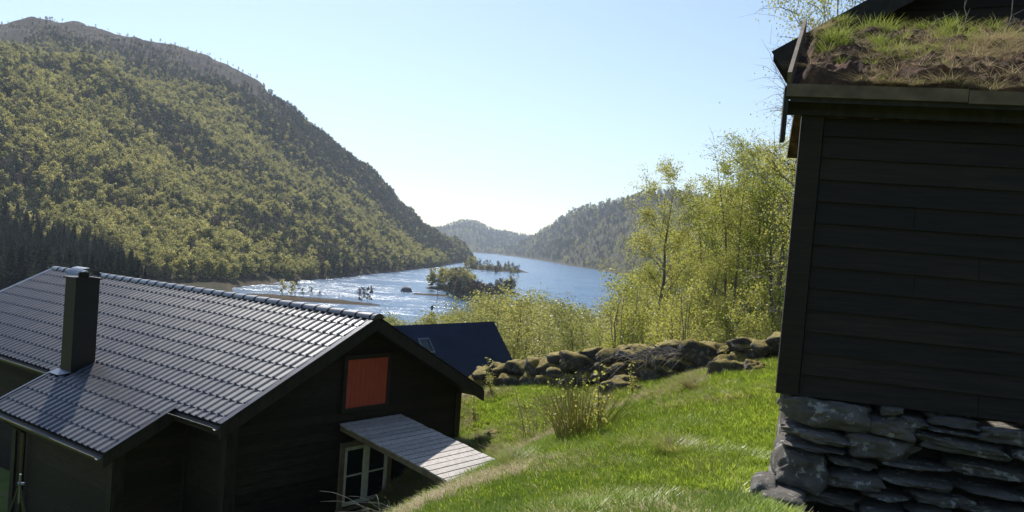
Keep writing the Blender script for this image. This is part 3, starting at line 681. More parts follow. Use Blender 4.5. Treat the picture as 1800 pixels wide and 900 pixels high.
def roof_part(regs, side, name):
    Vs, Fs, n = [], [], 0
    for r in regs: v, q = tile_sheet(*r, side); Vs.append(v); Fs.append(q+n); n += len(v)
    me = fast_mesh(name, np.concatenate(Vs)-parent_origin(cabin), np.concatenate(Fs), M['roof']); return link(name, me, cabin)
CR = 12.3; EW = 2.95; WW = 4.0; W0, W1 = -5.36, -1.3
cs = .35*math.cos(R(26.76))
o = roof_part([(-CR, -.03, .06, EW, ), (W0, W1, EW, WW)], -1, 'tiled_roof')
o = roof_part([(-CR, -.03, .06, 3.05)], 1, 'tiled_roof')
# roof deck below the tiles
mb = MB(); dk = -.03
def slab(mb, s0, s1, d0, d1, sg, t0, t1, mi=0):
    pr = lambda s, d, t: CP(s, sg*d, -d*TS+t)
    mb.box8([pr(s0, d0, t0), pr(s1, d0, t0), pr(s1, d1, t0), pr(s0, d1, t0), pr(s0, d0, t1), pr(s1, d0, t1), pr(s1, d1, t1), pr(s0, d1, t1)], mi)
slab(mb, -CR+.03, -.05, .0, EW-.03, -1, -.16, -.025); slab(mb, W0+.03, W1-.03, EW-.028, WW-.03, -1, -.16, -.025); slab(mb, -CR+.03, -.05, .002, 3.02, 1, -.16, -.025)
mb.build('roof_deck', M['black_wood'], cabin)
# ridge cap, short half round pieces
mb = MB(); L = .37; k = 0; s = -CR-.02
while s < 0:
    e = min(s+L, .02)
    for (s_, r_a) in ((s, .085), ): 
        a0 = CP(s, 0, .005); a1 = CP(e, 0, .005); n = 9; vs = []
        for P_e, rd in ((a0, .078), (a1, .092)):
            for j in range(n): t = math.pi*j/(n-1); vs.append(P_e+cv*math.cos(t)*rd*1.35+ZZ*(math.sin(t)*rd-.02))
        mb.add(vs, [(j, j+1, n+j+1, n+j) for j in range(n-1)]+[tuple(range(n, 2*n))])
    s = e
mb.build('ridge_cap', M['roof'], cabin, smooth=False)
# barge boards and light metal edge strips
def rake(mb, s, d0, d1, sg, t, hgt, top, mi=0):
    p = [CP(s, sg*d0, -d0*TS+top-hgt), CP(s+t, sg*d0, -d0*TS+top-hgt), CP(s+t, sg*d1, -d1*TS+top-hgt), CP(s, sg*d1, -d1*TS+top-hgt)]
    mb.box8(p+[q+ZZ*hgt for q in p], mi)
for s, sg, d1 in ((-.03, -1, EW+.02), (-.03, 1, 3.06), (-CR-.03, -1, EW), (-CR-.03, 1, 3.05)):
    m = MB(); rake(m, s, 0 if sg < 0 else .001, d1, sg, .035, .22, -.0); m.build('barge_board', M['dark_trim'], cabin)
    m = MB(); rake(m, s-.10, .02, d1, sg, .15, .012, .030); m.build('verge_trim', M['trim_metal'], cabin)
for s in (W1, W0-.035):
    m = MB(); rake(m, s, EW+.0, WW+.02, -1, .035, .2, 0); m.build('barge_board', M['dark_trim'], cabin)
    m = MB(); rake(m, s-.02, EW-.05, WW+.01, -1, .07, .012, .030); m.build('verge_trim', M['trim_metal'], cabin)
# walls of lapped boards
def lapped(mb, O, ax, nv, w_of, z0, z1, step=.155, t0=.008, t1=.028):
    """boards between z0 and z1; w_of(z) gives the (start, end) of the board along ax"""
    z = z0
    while z < z1-1e-4:
        e = min(z+step+.0, z1); a0, b0 = w_of(z); a1, b1 = w_of(e)
        if b0-a0 > .02:
            if b1 < a1: a1 = b1 = (a1+b1)/2
            P = lambda a, zz, t: O+ax*a+ZZ*zz+nv*t
            mb.box8([P(a0, z, -.06), P(b0, z, -.06), P(b0, z, t1), P(a0, z, t1), P(a1, e, -.06), P(b1, e, -.06), P(b1, e, t0), P(a1, e, t0)])
        z = e
GW = -.45
def gab(z):
    lim = (-z-.17)/TS; return (-min(2.5, lim), min(2.8, lim))
mb = MB(); lapped(mb, CP(GW, 0), cv, cu, gab, -5.7, -.19, t1=.036); mb.build('gable_wall', M['black_wood'], cabin)
mb = MB(); lapped(mb, CP(-CR+.4, 0), cv, -cu, gab, -5.7, -.19); mb.build('gable_wall', M['black_wood'], cabin)
mb = MB(); zt = -2.5*TS-.16
lapped(mb, CP(0, -2.5), cu, -cv, lambda z: (-CR+.4, -5.1), -5.7, zt); mb.build('long_wall', M['black_wood'], cabin); mb = MB(); lapped(mb, CP(0, -2.5), cu, -cv, lambda z: (-1.62, GW), -5.7, zt)
mb.build('long_wall', M['black_wood'], cabin)
mb = MB(); lapped(mb, CP(0, 2.8), cu, cv, lambda z: (-CR+.4, GW), -5.7, -2.8*TS-.16); mb.build('long_wall', M['black_wood'], cabin)
mb = MB(); zt = -3.65*TS-.16; lapped(mb, CP(0, -3.65), cu, -cv, lambda z: (-5.1, -1.62), -5.7, zt)
for s, nv in ((-1.62, cu), (-5.1, -cu)):
    lapped(mb, CP(s, 0), cv, nv, lambda z: (-min(3.65, max(2.5, (-z-.17)/TS)), -2.5), -5.7, -2.5*TS-.17)
mb.build('wing_wall', M['black_wood'], cabin)
for s, v_ in ((GW, -2.5), (GW, 2.8), (-1.62, -3.65), (-5.1, -3.65), (-1.62, -2.5)):
    m = MB(); zt = -abs(v_)*TS-.2; sg = -1 if v_ < 0 else 1
    if (s, v_) == (-1.62, -2.5): m.obox(CP(s+.0, v_, -5.7)-cv*.032, cu*.1, -cv*.02, ZZ*(zt+5.7))
    else:
        e = cu if s != -5.1 else -cu
        m.obox(CP(s, v_, -5.7)+e*.030-cv*sg*.13, e*.022, cv*sg*.162, ZZ*(zt+5.7)); m.obox(CP(s, v_, -5.7)+cv*sg*.030-e*.12, cv*sg*.022, e*.15, ZZ*(zt+5.7))
    m.build('corner_board', M['dark_trim'], cabin)
# gutters and fascia
def gutter(s0, s1, d):
    m = MB(); m.obox(CP(s0, -d+.0, -d*TS-.17), cu*(s1-s0), -cv*.02, ZZ*.15); m.build('fascia', M['dark_trim'], cabin)
    m = MB(); n = 7; vs = []
    for s in (s0, s1):
        for rd in (.062, .056):
            for j in range(n): t = math.pi*(j/(n-1)); vs.append(CP(s, -d-.085, -d*TS-.035)+cv*math.cos(t)*rd-ZZ*math.sin(t)*rd)
    fs = []
    for l in (0, 1): fs += [(l*n+j, l*n+j+1, 2*n+l*n+j+1, 2*n+l*n+j) for j in range(n-1)]
    fs += [(0, n, 3*n, 2*n), (n-1, 2*n-1, 4*n-1, 3*n-1)]
    fs += [(j, j+1, n+j+1, n+j) for j in range(n-1)]+[(2*n+j, 3*n+j, 3*n+j+1, 2*n+j+1) for j in range(n-1)]
    m.add(vs, fs); m.build('gutter', M['black_metal'], cabin)
gutter(-CR, W0-.05, EW-.01); gutter(W1+.04, -.03, EW-.01); gutter(W0, W1, WW-.01)
m = MB(); q = CP(-4.55, -3.71, -WW*TS-.2); m.tube([CP(-4.55, -4.07, -WW*TS-.09), CP(-4.55, -3.75, -WW*TS-.35), CP(-4.55, -3.73, -5.6)], .038, 8); m.build('downpipe', M['black_metal'], cabin)
m = MB(); m.obox(CP(-2.9, -3.65, -5.6)-cv*.03, cu*.95, -cv*.02, ZZ*2.05); m.build('door', M['black_metal'], cabin)
# chimney
ch0, ch1, cd0, cd1, ctop = -5.17, -4.77, 2.50, 2.93, .26
m = MB(); m.obox(CP(ch0, -cd1, -2.2), cu*(ch1-ch0), cv*(cd1-cd0), ZZ*(2.2+ctop)); chim = m.build('chimney', M['black_metal'], cabin)
m = MB(); m.obox(CP(ch0-.03, -cd1-.03, ctop+.001), cu*(ch1-ch0+.06), cv*(cd1-cd0+.06), ZZ*.03)
m.tube([CP(-4.96, -2.71, ctop+.02), CP(-4.96, -2.71, ctop+.12)], .09, 12); m.build('top_plate', M['black_metal'], chim)
m = MB(); n = 11; vs = []
for s in (ch0-.03, ch1+.03):
    for rd in (1, .97):
        for j in range(n): t = math.pi*(.04+.92*j/(n-1)); vs.append(CP(s, -2.71, ctop+.04)+cv*math.cos(t)*.22*rd+ZZ*math.sin(t)*.17*rd)
fs = []
for l in (0, 1): fs += [(l*n+j, l*n+j+1, 2*n+l*n+j+1, 2*n+l*n+j) for j in range(n-1)]
fs += [(j, j+1, n+j+1, n+j) for j in range(n-1)]+[(2*n+j, 3*n+j, 3*n+j+1, 2*n+j+1) for j in range(n-1)]
m.add(vs, fs); m.build('hood', M['steel'], chim)
m = MB(); pr = lambda s, d, t: CP(s, -d, -d*TS)+nrm_l*t
m.box8([pr(ch0-.12, cd1-.02, .045), pr(ch1+.05, cd1-.02, .045), pr(ch1-.15, cd1+.12, .05), pr(ch0-.12, cd1+.12, .05), pr(ch0-.12, cd1-.02, .055), pr(ch1+.05, cd1-.02, .055), pr(ch1-.15, cd1+.12, .06), pr(ch0-.12, cd1+.12, .06)])
m.build('flashing', M['steel'], chim)
# window
m = MB(); y0, y1, z0, z1 = -.21, .85, -3.36, -2.31; t = .09
B = lambda mb, a0, a1, b0, b1, o0, o1: mb.obox(CP(GW, a0, b0)+cu*o0, cu*(o1-o0), cv*(a1-a0), ZZ*(b1-b0))
B(m, y0-t, y0, z0-.03, z1, .03, .075); B(m, y1, y1+t, z0-.03, z1, .03, .075); B(m, y0-t, y1+t, z1, z1+t, .03, .08); B(m, y0-t-.02, y1+t+.02, z0-.07, z0-.031, .03, .11)
win = m.build('window', M['casing'], cabin)
ym = (y0+y1)/2
for a0, a1 in ((y0+.005, ym-.003), (ym+.003, y1-.005)):
    m = MB(); f = .065; B(m, a0, a0+f, z0, z1-.002, .031, .062); B(m, a1-f, a1, z0, z1-.002, .031, .062); B(m, a0+f, a1-f, z1-f, z1-.002, .031, .062); B(m, a0+f, a1-f, z0, z0+f, .031, .062)
    B(m, a0+f, a1-f, (z0+z1)/2-.012, (z0+z1)/2+.012, .034, .055); m.build('sash', M['cream'], win)
    m = MB(); B(m, a0+f, a1-f, z0+f, z1-f, .030, .036); m.build('pane', M['glass'], win)
# red hatch
y0, y1, z0, z1 = -.27, .70, -1.62, -.77
m = MB(); n = 9
for k in range(n): a = y0+(y1-y0)*k/n; B(m, a+.003, a+(y1-y0)/n-.003, z0, z1, .03, .055)
B(m, y0, y1, z0, z1, .028, .046)
hatch = m.build('hatch', M['red'], cabin)
m = MB(); t = .08; B(m, y0-t, y0, z0-t, z1+t, .03, .07); B(m, y1, y1+t, z0-t, z1+t, .03, .07); B(m, y0, y1, z1, z1+t, .03, .069); B(m, y0, y1, z0-t, z0, .03, .069); m.build('hatch_frame', M['dark_trim'], hatch)
# plank canopy from wall to bank
C1 = CP(GW+.03, -.34, -1.9); sl_v = CP(2.38, -.34, -2.345)-C1; Ls = np.linalg.norm(sl_v); dv = sl_v/Ls; nn = np.cross(cv, dv); nn = nn if nn[2] > 0 else -nn
m = MB(); npk = 18
for k in range(npk):
    a = k*Ls/npk; j = rng.rand()*.03; j2 = rng.rand()*.03
    m.obox(C1+dv*(a+.004)-cv*j+nn*rng.rand()*.006, dv*(Ls/npk-.022), cv*(1.46+j+j2), nn*.022)
can = m.build('canopy', M['grey_plank'], cabin, label='sloping roof of weathered grey planks over the window')
for q in (.02, .68, 1.36):
    m = MB(); m.obox(C1+cv*q-nn*.102, dv*(Ls-.06), cv*.05, nn*.1); m.build('canopy_beam', M['casing'], can)

# ------------------------------------------------------------------ navy roofed house
P1 = at(868, 565, 27.0); b2 = None
best = 1e9
for a in np.linspace(.5, 9, 400):
    for tp in np.linspace(.2, 1.6, 200):
        p = P1+cu*a-ZZ*a*tp
        # project
        X = p[0]/(p[1]*math.cos(PIT)-p[2]*math.sin(PIT)); Y = -(p[1]*math.sin(PIT)+p[2]*math.cos(PIT))/(p[1]*math.cos(PIT)-p[2]*math.sin(PIT))
        ex = 900+F*(math.cos(ROLL)*X-math.sin(ROLL)*Y)-908; ey = CY+F*(math.sin(ROLL)*X+math.cos(ROLL)*Y)-646
        if ex*ex+ey*ey < best: best = ex*ex+ey*ey; b2 = (a, tp)
ha, ht_ = b2; ha = max(2.2, ha)
house = thing('house', 'house with large plain navy blue roof and one skylight behind the cabin', 'house', tuple(P1-cv*5-ZZ*5.5))
def HPt(s, d, z): return P1+cv*s+cu*d+ZZ*z        # s along ridge (0 right end), d toward the viewer
for sg in (1, -1):
    m = MB(); n_ = max(ha, 3.6)
    e = [HPt(-11, 0, 0), HPt(0, 0, 0), HPt(0, sg*n_, -n_*ht_), HPt(-11, sg*n_, -n_*ht_)]
    m.box8([q-ZZ*.14 for q in e]+e) if sg > 0 else m.box8([q-ZZ*.14 for q in e[::-1]]+e[::-1])
    m.build('roof', M['navy'], house)
m = MB(); n_ = max(ha, 3.6)-.35; zt = -n_*ht_-.15
m.box8([HPt(-10.6, -n_, -7), HPt(-.4, -n_, -7), HPt(-.4, n_, -7), HPt(-10.6, n_, -7), HPt(-10.6, -n_, zt), HPt(-.4, -n_, zt), HPt(-.4, n_, zt), HPt(-10.6, n_, zt)])
for s in (-10.6, -.42):
    m.add([HPt(s, -n_, zt), HPt(s, n_, zt), HPt(s, 0, -.16), HPt(s+.02, -n_, zt), HPt(s+.02, n_, zt), HPt(s+.02, 0, -.16)], [(0, 1, 2), (5, 4, 3), (0, 2, 5, 3), (1, 4, 5, 2)])
m.build('wall', M['black_wood'], house)
sk = onplane(742, 596, P1, np.cross(cv, cu-ZZ*ht_)); q = sk-P1; ss, dd = q@cv, q@cu
dn = (cu-ZZ*ht_); dn /= np.linalg.norm(dn); nu = np.cross(cv, dn); nu = nu if nu[2] > 0 else -nu
m = MB()
for a, l, b, w_ in ((0, .05, 0, .5), (.42, .05, 0, .5), (.05, .37, 0, .05), (.05, .37, .45, .05)): m.obox(sk+cv*(a-.25)+dn*b, cv*l, dn*w_, nu*.07)
skl = m.build('skylight', M['steel'], house)
m = MB(); m.obox(sk+cv*(.05-.25)+dn*.05, cv*.37, dn*.40, nu*.045); m.build('pane', M['glass'], skl)

# ------------------------------------------------------------------ storehouse
sth = R(15); tau = R(1.0); SKW = math.tan(R(4.3))
a0_ = np.array([math.cos(sth), -math.sin(sth), 0]); sa = a0_*math.cos(tau)-ZZ*math.sin(tau); su_ = ZZ*math.cos(tau)+a0_*math.sin(tau); sn = np.array([-math.sin(sth), -math.cos(sth), 0])
SO = at(1363, 689, 6.5)
def SPt(x, h, d): return SO+sa*x+su_*h+sn*d
def sloc(px, py, d=0.0):
    q = onplane(px, py, SO+sn*d, sn)-SO; return q@sa, q@su_
shed = thing('storehouse', 'old black timber storehouse with turf roof on a rough stone foundation', 'storehouse', tuple(SPt(1.5, -1, -1.2)))
_, hw = sloc(1404, 205); _, he = sloc(1390, 148, .22); xe, _ = sloc(1384, 148, .22)
SW = 3.6; DP = 2.4
def sbox(m, x0, x1, h0, h1, d0, d1, mi=0): m.obox(SPt(x0, h0, d0), sa*(x1-x0), sn*(d1-d0), su_*(h1-h0), mi)
m = MB(); h = 0.0; st = .168; xs = .17
while h < hw:
    e = min(h+st, hw); cuts = [xs]+sorted([.6+2.6*rng.rand()])+[SW]
    for c0, c1 in zip(cuts[:-1], cuts[1:]):
        j = rng.rand()*.004
        m.box8([SPt(c0+.003, h, -.06), SPt(c1, h, -.06), SPt(c1, h, .022+j), SPt(c0+.003, h, .022+j), SPt(c0+.003, e, -.06), SPt(c1, e, -.06), SPt(c1, e, .002+j), SPt(c0+.003, e, .002+j)])
    h = e
m.build('wall', M['shed_wood'], shed)
m = MB(); h = 0.0
while h < hw+.2:      # left end wall
    e = min(h+st, hw+.2); K = DP*SKW; m.box8([SPt(K, h, -DP), SPt(0, h, -.05), SPt(.05, h, -.05), SPt(K+.05, h, -DP), SPt(K+.02, e, -DP), SPt(.02, e, -.05), SPt(.05, e, -.05), SPt(K+.05, e, -DP)]); h = e
sbox(m, .25, SW, -.0, hw, -DP, -DP+.06); sbox(m, SW-.05, SW, 0, hw, -DP+.06, -.061)
m.build('wall', M['shed_wood'], shed)
m = MB(); sbox(m, 0, .165, -.0, hw, -.045, .045); m.build('corner_board', M['shed_wood'], shed)
m = MB(); sbox(m, xe+.0, SW+.3, hw-.0, he-.10, .046, .10); m.build('frieze_board', M['dark_trim'], shed)
m = MB()
for x0, x1, dz in ((xe-.0, 1.1, 0), (1.105, 2.4, -.008), (2.405, SW+.3, .004)): sbox(m, x0, x1, he-.098+dz, he-.005+dz, .12, .27)
m.build('eave_board', M['eave_wood'], shed)
m = MB(); sbox(m, xe-.015, xe+.02, he-.42, he-.02, .05, .24); 
m.build('verge_board', M['dark_trim'], shed)
# turf roof
RD = 2.1; hr_ = sloc(1600, 62, .22-RD)[1]; xr0 = sloc(1413, 66, .22-RD)[0]
nx, ny = 420, 170; TX, TY = np.meshgrid(np.linspace(0, 1, nx), np.linspace(0, 1, ny)); 
x0l = xe+.02+(xr0-xe-.02)*TY; XX = x0l+(SW+.3-x0l)*TX; DDp = .25-RD*TY
base_h = he-.0+(hr_-he)*TY-.10
lump = (fbm(XX*3.2, TY*6, 4, 77)*.13+fbm(XX*13, TY*27, 4, 78)*.075)+.12
edge = sstep(0, .035, TX)*sstep(0, .06, TY); hh = base_h+.03+lump*edge+.03*edge
TV = SO+sa*XX[..., None]+su_*hh[..., None]+sn*DDp[..., None]
i, j = np.meshgrid(np.arange(ny-1), np.arange(nx-1), indexing='ij'); q = np.stack([i*nx+j, i*nx+j+1, (i+1)*nx+j+1, (i+1)*nx+j], -1).reshape(-1, 4)
link('turf', fast_mesh('turf', TV.reshape(-1, 3)-parent_origin(shed), q, M['peat'], smooth=True), shed)
m = MB(); pr = lambda x, d, t: SPt(x, he+(hr_-he)*(.25-d)/RD+t, d)
m.box8([pr(xe+.03, .24, -.14), pr(SW+.3, .24, -.14), pr(SW+.3, .25-RD, -.14), pr(xr0+.02, .25-RD, -.14), pr(xe+.03, .24, -.085), pr(SW+.3, .24, -.085), pr(SW+.3, .25-RD, -.085), pr(xr0+.02, .25-RD, -.085)]); m.build('roof_deck', M['dark_trim'], shed)
# back slope of the roof
m = MB(); pb = lambda x, t: SPt(x, hr_-.9+t, .25-RD-1.6)
m.box8([pr(xr0+.02, .249-RD, -.14), pr(SW+.3, .249-RD, -.14), pb(SW+.3, -.14), pb(xr0+.02, -.14), pr(xr0+.02, .249-RD, .0), pr(SW+.3, .249-RD, .0), pb(SW+.3, 0), pb(xr0+.02, 0)]); m.build('roof_deck', M['peat'], shed)
m = MB(); p0 = pr(xe+.01, .25, .0); p1 = pr(xr0+.0, .25-RD, .05); m.beam(p0, p1, .03, .17, up=su_); m.build('verge_trim', M['eave_wood'], shed, label='bare pale board holding the turf at the roof edge')
# foundation stones, read off the photograph (zoomed coordinates)
FS = [(330, 362, 735, 535), (740, 445, 935, 560), (790, 402, 885, 458), (1010, 443, 1235, 515), (890, 455, 1010, 520), (1010, 500, 1240, 545), (1240, 495, 1520, 600), (340, 500, 650, 590), (640, 530, 925, 668), (930, 530, 1385, 655), (345, 570, 640, 625), (310, 610, 540, 800), (540, 640, 770, 700), (540, 700, 790, 800), (760, 645, 1110, 720), (1110, 660, 1500, 770), (790, 715, 1120, 800), (420, 795, 700, 900), (700, 795, 930, 855), (690, 855, 900, 930), (930, 800, 1130, 870), (905, 865, 1130, 940), (1130, 770, 1500, 850), (1130, 850, 1500, 940), (1390, 600, 1560, 665), (640, 668, 770, 700), (1500, 480, 1800, 620), (1560, 620, 1850, 760), (1500, 760, 1850, 900), (300, 800, 430, 930), (330, 930, 700, 1050), (700, 935, 1100, 1060), (1100, 940, 1500, 1060), (1500, 900, 1850, 1060)]
for k, (ax_, ay, bx, by) in enumerate(FS):
    x0, h1 = sloc(1250+ax_*.3777, 560+ay*.3777, .0); x1, h0 = sloc(1250+bx*.3777, 560+by*.3777, .0)
    cxx, chh = (x0+x1)/2, (h0+h1)/2; sx, sz = abs(x1-x0)/2*1.04, abs(h1-h0)/2*1.06; dd = -.18+rng.rand()*.07
    me = stone_mesh('stone', sx, .26, sz, 900+k, M['stone'], sub=5, box=.5, rough=.24)
    o = link('stone', me, shed); c = SPt(cxx, chh, dd); o.location = c-parent_origin(shed); o.rotation_euler = (0, tau+rng.normal()*.02+R(2), -sth)
for k in range(30):      # small wedging stones in the joints
    x_, h_ = .15+2.9*rng.rand(), -.08-1.35*rng.rand(); me = stone_mesh('stone', .05+.08*rng.rand(), .12, .025+.035*rng.rand(), 1500+k, M['stone'], sub=3, box=.6, rough=.3)
    o = link('stone', me, shed); o.location = SPt(x_, h_, -.09)-parent_origin(shed); o.rotation_euler = (0, tau+rng.normal()*.25, -sth)
# stones of the left end and loose core
for k in range(12):
    d = -.55-.42*(k % 5); h = -.22-.36*(k//5); me = stone_mesh('stone', .2, .25, .2, 950+k, M['stone'], sub=3, box=.6)
    o = link('stone', me, shed); o.location = SPt(.25-(.02*(k//5))+SKW*(-d), h, d)-parent_origin(shed); o.rotation_euler = (0, tau, -sth)
m = MB(); sbox(m, .42, SW, -1.7, -.02, -DP, -.28); m.build('foundation_core', pbr('dark_earth', (.02, .018, .015), (.04, .035, .03), 5, 1), shed)
for k, (ax_, ay, bx, by, lab) in enumerate([(225, 785, 435, 885, 'pale flat step stone at the foot of the storehouse corner'), (188, 748, 300, 850, 'rounded grey stone leaning against the storehouse corner'), (130, 852, 272, 925, 'light grey stone at the bottom edge left of the storehouse')]):
    x0, h1 = sloc(1250+ax_*.3777, 560+ay*.3777, .3); x1, h0 = sloc(1250+bx*.3777, 560+by*.3777, .3)
    me = stone_mesh('stone', (x1-x0)/2, .22, (h1-h0)/2, 980+k, M['stone'], sub=4, box=.6)
    o = link('loose_stone', me, None, SPt((x0+x1)/2, (h0+h1)/2, .3+.12*(k == 2)-.15*(k == 1))); o.rotation_euler = (0, .12 if k == 0 else 0, -sth); tag(o, lab, 'stone')

# ------------------------------------------------------------------ barn behind
bth = R(25); ba = np.array([math.cos(bth), -math.sin(bth), 0]); bn = np.array([-math.sin(bth), -math.cos(bth), 0])
BO = at(1360, 92, 9.6)
q = onplane(1530, 0, BO, bn)-BO; brise = q[2]/(q@ba)
barn = thing('barn', 'taller black barn with bare dark gable rising behind the turf roof', 'barn', tuple(BO+ba*3-ZZ*4))
BPt = lambda x, z, d: BO+ba*x+ZZ*z+bn*d
BW = 4.2; 
for sg in (1, -1):
    X = (lambda x: x) if sg > 0 else (lambda x: 2*BW-x)
    m = MB(); p = [BPt(X(0), 0, 0), BPt(X(BW), BW*brise, 0), BPt(X(BW), BW*brise, -7), BPt(X(0), 0, -7)]
    if sg < 0: p = p[::-1]
    m.box8([v-ZZ*.10 for v in p]+p); m.build('roof', M['shed_wood'], barn)
    m = MB(); p = [BPt(X(.0), -.26, .001), BPt(X(BW), BW*brise-.26, .001), BPt(X(BW), BW*brise-.26, .04), BPt(X(.0), -.26, .04)]
    p2 = [BPt(X(-.02), -.0, .001), BPt(X(BW), BW*brise+.012, .001), BPt(X(BW), BW*brise+.012, .04), BPt(X(-.02), -.0, .04)]
    p[0] = BPt(X(.13), -.22, .001); p[3] = BPt(X(.13), -.22, .04)
    if sg < 0: p = p[::-1]; p2 = p2[::-1]
    m.box8(p+p2); m.build('barge_board', M['dark_trim'], barn)
    m = MB(); m.obox(BPt(X(.55)-(0 if sg > 0 else .06), -4.3, -6.8), ba*.06, bn*6.4, ZZ*4.3); m.build('wall', M['shed_wood'], barn)
m = MB(); lapped(m, BPt(0, 0, -.4), ba, bn, lambda z: (max(.5, (z+.12)/brise), 2*BW-max(.5, (z+.12)/brise)), -4.3, BW*brise-.14, step=.2); m.build('wall', M['shed_wood'], barn)

# ------------------------------------------------------------------ stone wall on the meadow
wx = [p[0] for p in WTOP]; wd = [p[2] for p in WTOP]; wt = [p[1] for p in WTOP]
c0 = at(1110, 650, 17.3); wall = thing('stone_wall', 'long mossy dry stone wall across the upper edge of the meadow', 'wall', tuple(c0))
cnt = 0
px = 852
while px < 1440 and cnt < 100:
    d = np.interp(px, wx, wd); top = at(px, np.interp(px, wx, wt), d)[2]; g = at(px, np.interp(px, wx, WBOT), d-.3)[2]-.05; hgt = top-g
    rows = 2 if hgt < .62 else 3
    z = g; pw = 0
    for r in range(rows):
        hh_ = hgt/rows; sx = .24+.18*rng.rand() if r else .3+.16*rng.rand()
        P = at(px+rng.normal()*3, 600, d); me = stone_mesh('stone', sx, .26+.08*rng.rand(), hh_*.62*(1+.3*rng.rand()), 1100+cnt, M['wall_stone'], sub=3, box=.75, rough=.5)
        o = link('stone', me, wall); o.location = np.array([P[0], P[1]+.12*rng.normal()+.08*r, z+hh_*.5+rng.normal()*.03])-c0; o.rotation_euler = (rng.normal()*.12, rng.normal()*.15, rng.rand()*.6-.5)
        z += hh_; cnt += 1; pw = max(pw, sx)
    px += 2*.30*F/d*.92*(.85+.3*rng.rand())*.60
# loose boulders in front
BL = [(1105, 684, 1.0, .35, 'dark mossy boulder below the wall left of the bright sapling'), (1150, 672, 1.0, .4, 'long brown boulder lying below the brushwood'), (1205, 664, .6, .35, 'grey boulder between the brushwood and the grass mound'),
      (1285, 660, .72, .35, 'broad reddish boulder in the grass before the wall'), (1332, 657, .45, .28, 'small pale boulder nearest the storehouse'), (1126, 690, .35, .2, 'small brown stone at the foot of the dark mossy boulder'),
      (1076, 704, .25, .15, 'little reddish stone in front of the rush clump'), (868, 768, .4, .18, 'low brown stone in the grass right of the cabin corner'), (846, 762, .3, .12, 'pale flat stone beside the cabin corner')]
for k, (px, py, wdt, hgt, lab) in enumerate(BL):
    P = ground_hit(px, py); o = link('boulder', stone_mesh('boulder', wdt/2, wdt*.35, hgt*.62, 1300+k, M['boulder'], sub=4, box=.95, rough=.5), None, (P[0], P[1]+.2*wdt, P[2]+hgt*.05)); o.rotation_euler = (0, rng.normal()*.1, rng.normal()*.2)
    tag(o, lab, 'boulder')
# brushwood heap over the wall
m = MB()
for k in range(190):
    px = 1050+190*rng.beta(3, 2); d = np.interp(px, wx, wd)-.1+rng.normal()*.25; tz = at(px, np.interp(px, wx, wt), d)[2]
    p = np.array([at(px, 600, d)[0], d, tz-.16+rng.rand()*.14]); an = rng.normal()*.9+(math.pi if rng.rand() < .5 else 0); L = .4+.7*rng.rand()
    dr = np.array([math.cos(an), -abs(rng.normal())*.5, -.35*rng.rand()+.05])
    t = np.linspace(0, 1, 5); Q_ = p+dr*L*(t-.4)[:, None]; Q_[:, 2] -= .45*L*(t**2)*rng.rand(); m.tube(Q_, [.009, .008, .006, .004, .002], 3, cap=False)
bp = m.build('brush_pile', M['dead'], None); tag(bp, 'heap of dead grey brown branches lying over the stone wall', 'branches')

# ------------------------------------------------------------------ meadow plants
def blades(name, n, hgt, spread, mat, seed, wdt=.004, droop=.5, lean=.25, seg=3):
    rg = np.random.RandomState(seed); Vs = []; Fs = []
    for k in range(n):
        an = rg.rand()*6.283; r0 = spread*math.sqrt(rg.rand()); b = np.array([math.cos(an)*r0, math.sin(an)*r0, -.02])
        a2 = an+rg.normal()*.8; h = hgt*(.5+.6*rg.rand()); l = lean*(.4+rg.rand())+.4*r0/max(spread, .01)*lean; d = np.array([math.cos(a2), math.sin(a2), 0]); sd = np.array([-d[1], d[0], 0]); w0 = wdt*(.7+.6*rg.rand())
        t = np.linspace(0, 1, seg+1); P = b+ZZ*(h*(t-droop*.35*t**2))[:, None]+d*(h*l*t+h*droop*l*2*t**2)[:, None]
        base = len(Vs)
        for i_, tt in enumerate(t): w_ = w0*(1-.9*tt**1.5); Vs += [P[i_]-sd*w_, P[i_]+sd*w_]
        Fs += [(base+2*i_, base+2*i_+1, base+2*i_+3, base+2*i_+2) for i_ in range(seg)]
    return fast_mesh(name, np.array(Vs), np.array(Fs), mat)
GR = [blades('sward%d' % i, 60, .05+.015*i, .13, M['grass'], 10+i, .0042, .35, .25) for i in range(3)]+[blades('dry_sward%d' % i, 40, .05, .14, M['straw'], 20+i, .004, .8, .6) for i in range(2)]+[blades('tall_sward', 50, .10, .1, M['grass'], 31, .005, .5, .35)]
def in_cabin(x, y):
    q = np.stack([x-CA[0], y-CA[1]], -1); s = q@cu[:2]; v = q@cv[:2]
    return (s < -.2) & (s > -13) & (v > -3.9) & (v < 2.95)
def in_shed(x, y):
    q = np.stack([x-SO[0], y-SO[1]], -1); s = q@a0_[:2]; d = q@sn[:2]; return (s > .1+np.maximum(-d, 0)*.075) & (s < 5) & (d < .12) & (d > -3)
n = 150000; az = R(-14)+R(50)*rng.rand(n); r = np.sqrt(3.5**2+(24**2-3.5**2)*rng.rand(n)); gx, gy = r*np.sin(az), r*np.cos(az); gz = H(gx, gy)
keep = ~in_cabin(gx, gy) & ~in_shed(gx, gy) & (gy < 20.5)
dens = np.clip(1.25-r/32, .3, 1)+0*r; keep &= rng.rand(n) < dens
gx, gy, gz, r = gx[keep], gy[keep], gz[keep], r[keep]
dry = fbm(gx/1.6, gy/1.6, 4, 13)+.42*sstep(9.5, 14, gy)*sstep(3, -1, gx)+.10*sstep(8, 16, gy)-.13*sstep(9.5, 7.5, gy); f2 = fbm(gx*1.2, gy*1.2, 3, 14)
isd = rng.rand(len(gx)) < np.clip(.10+1.1*dry+.6*f2*(dry > 0), .03, .85)
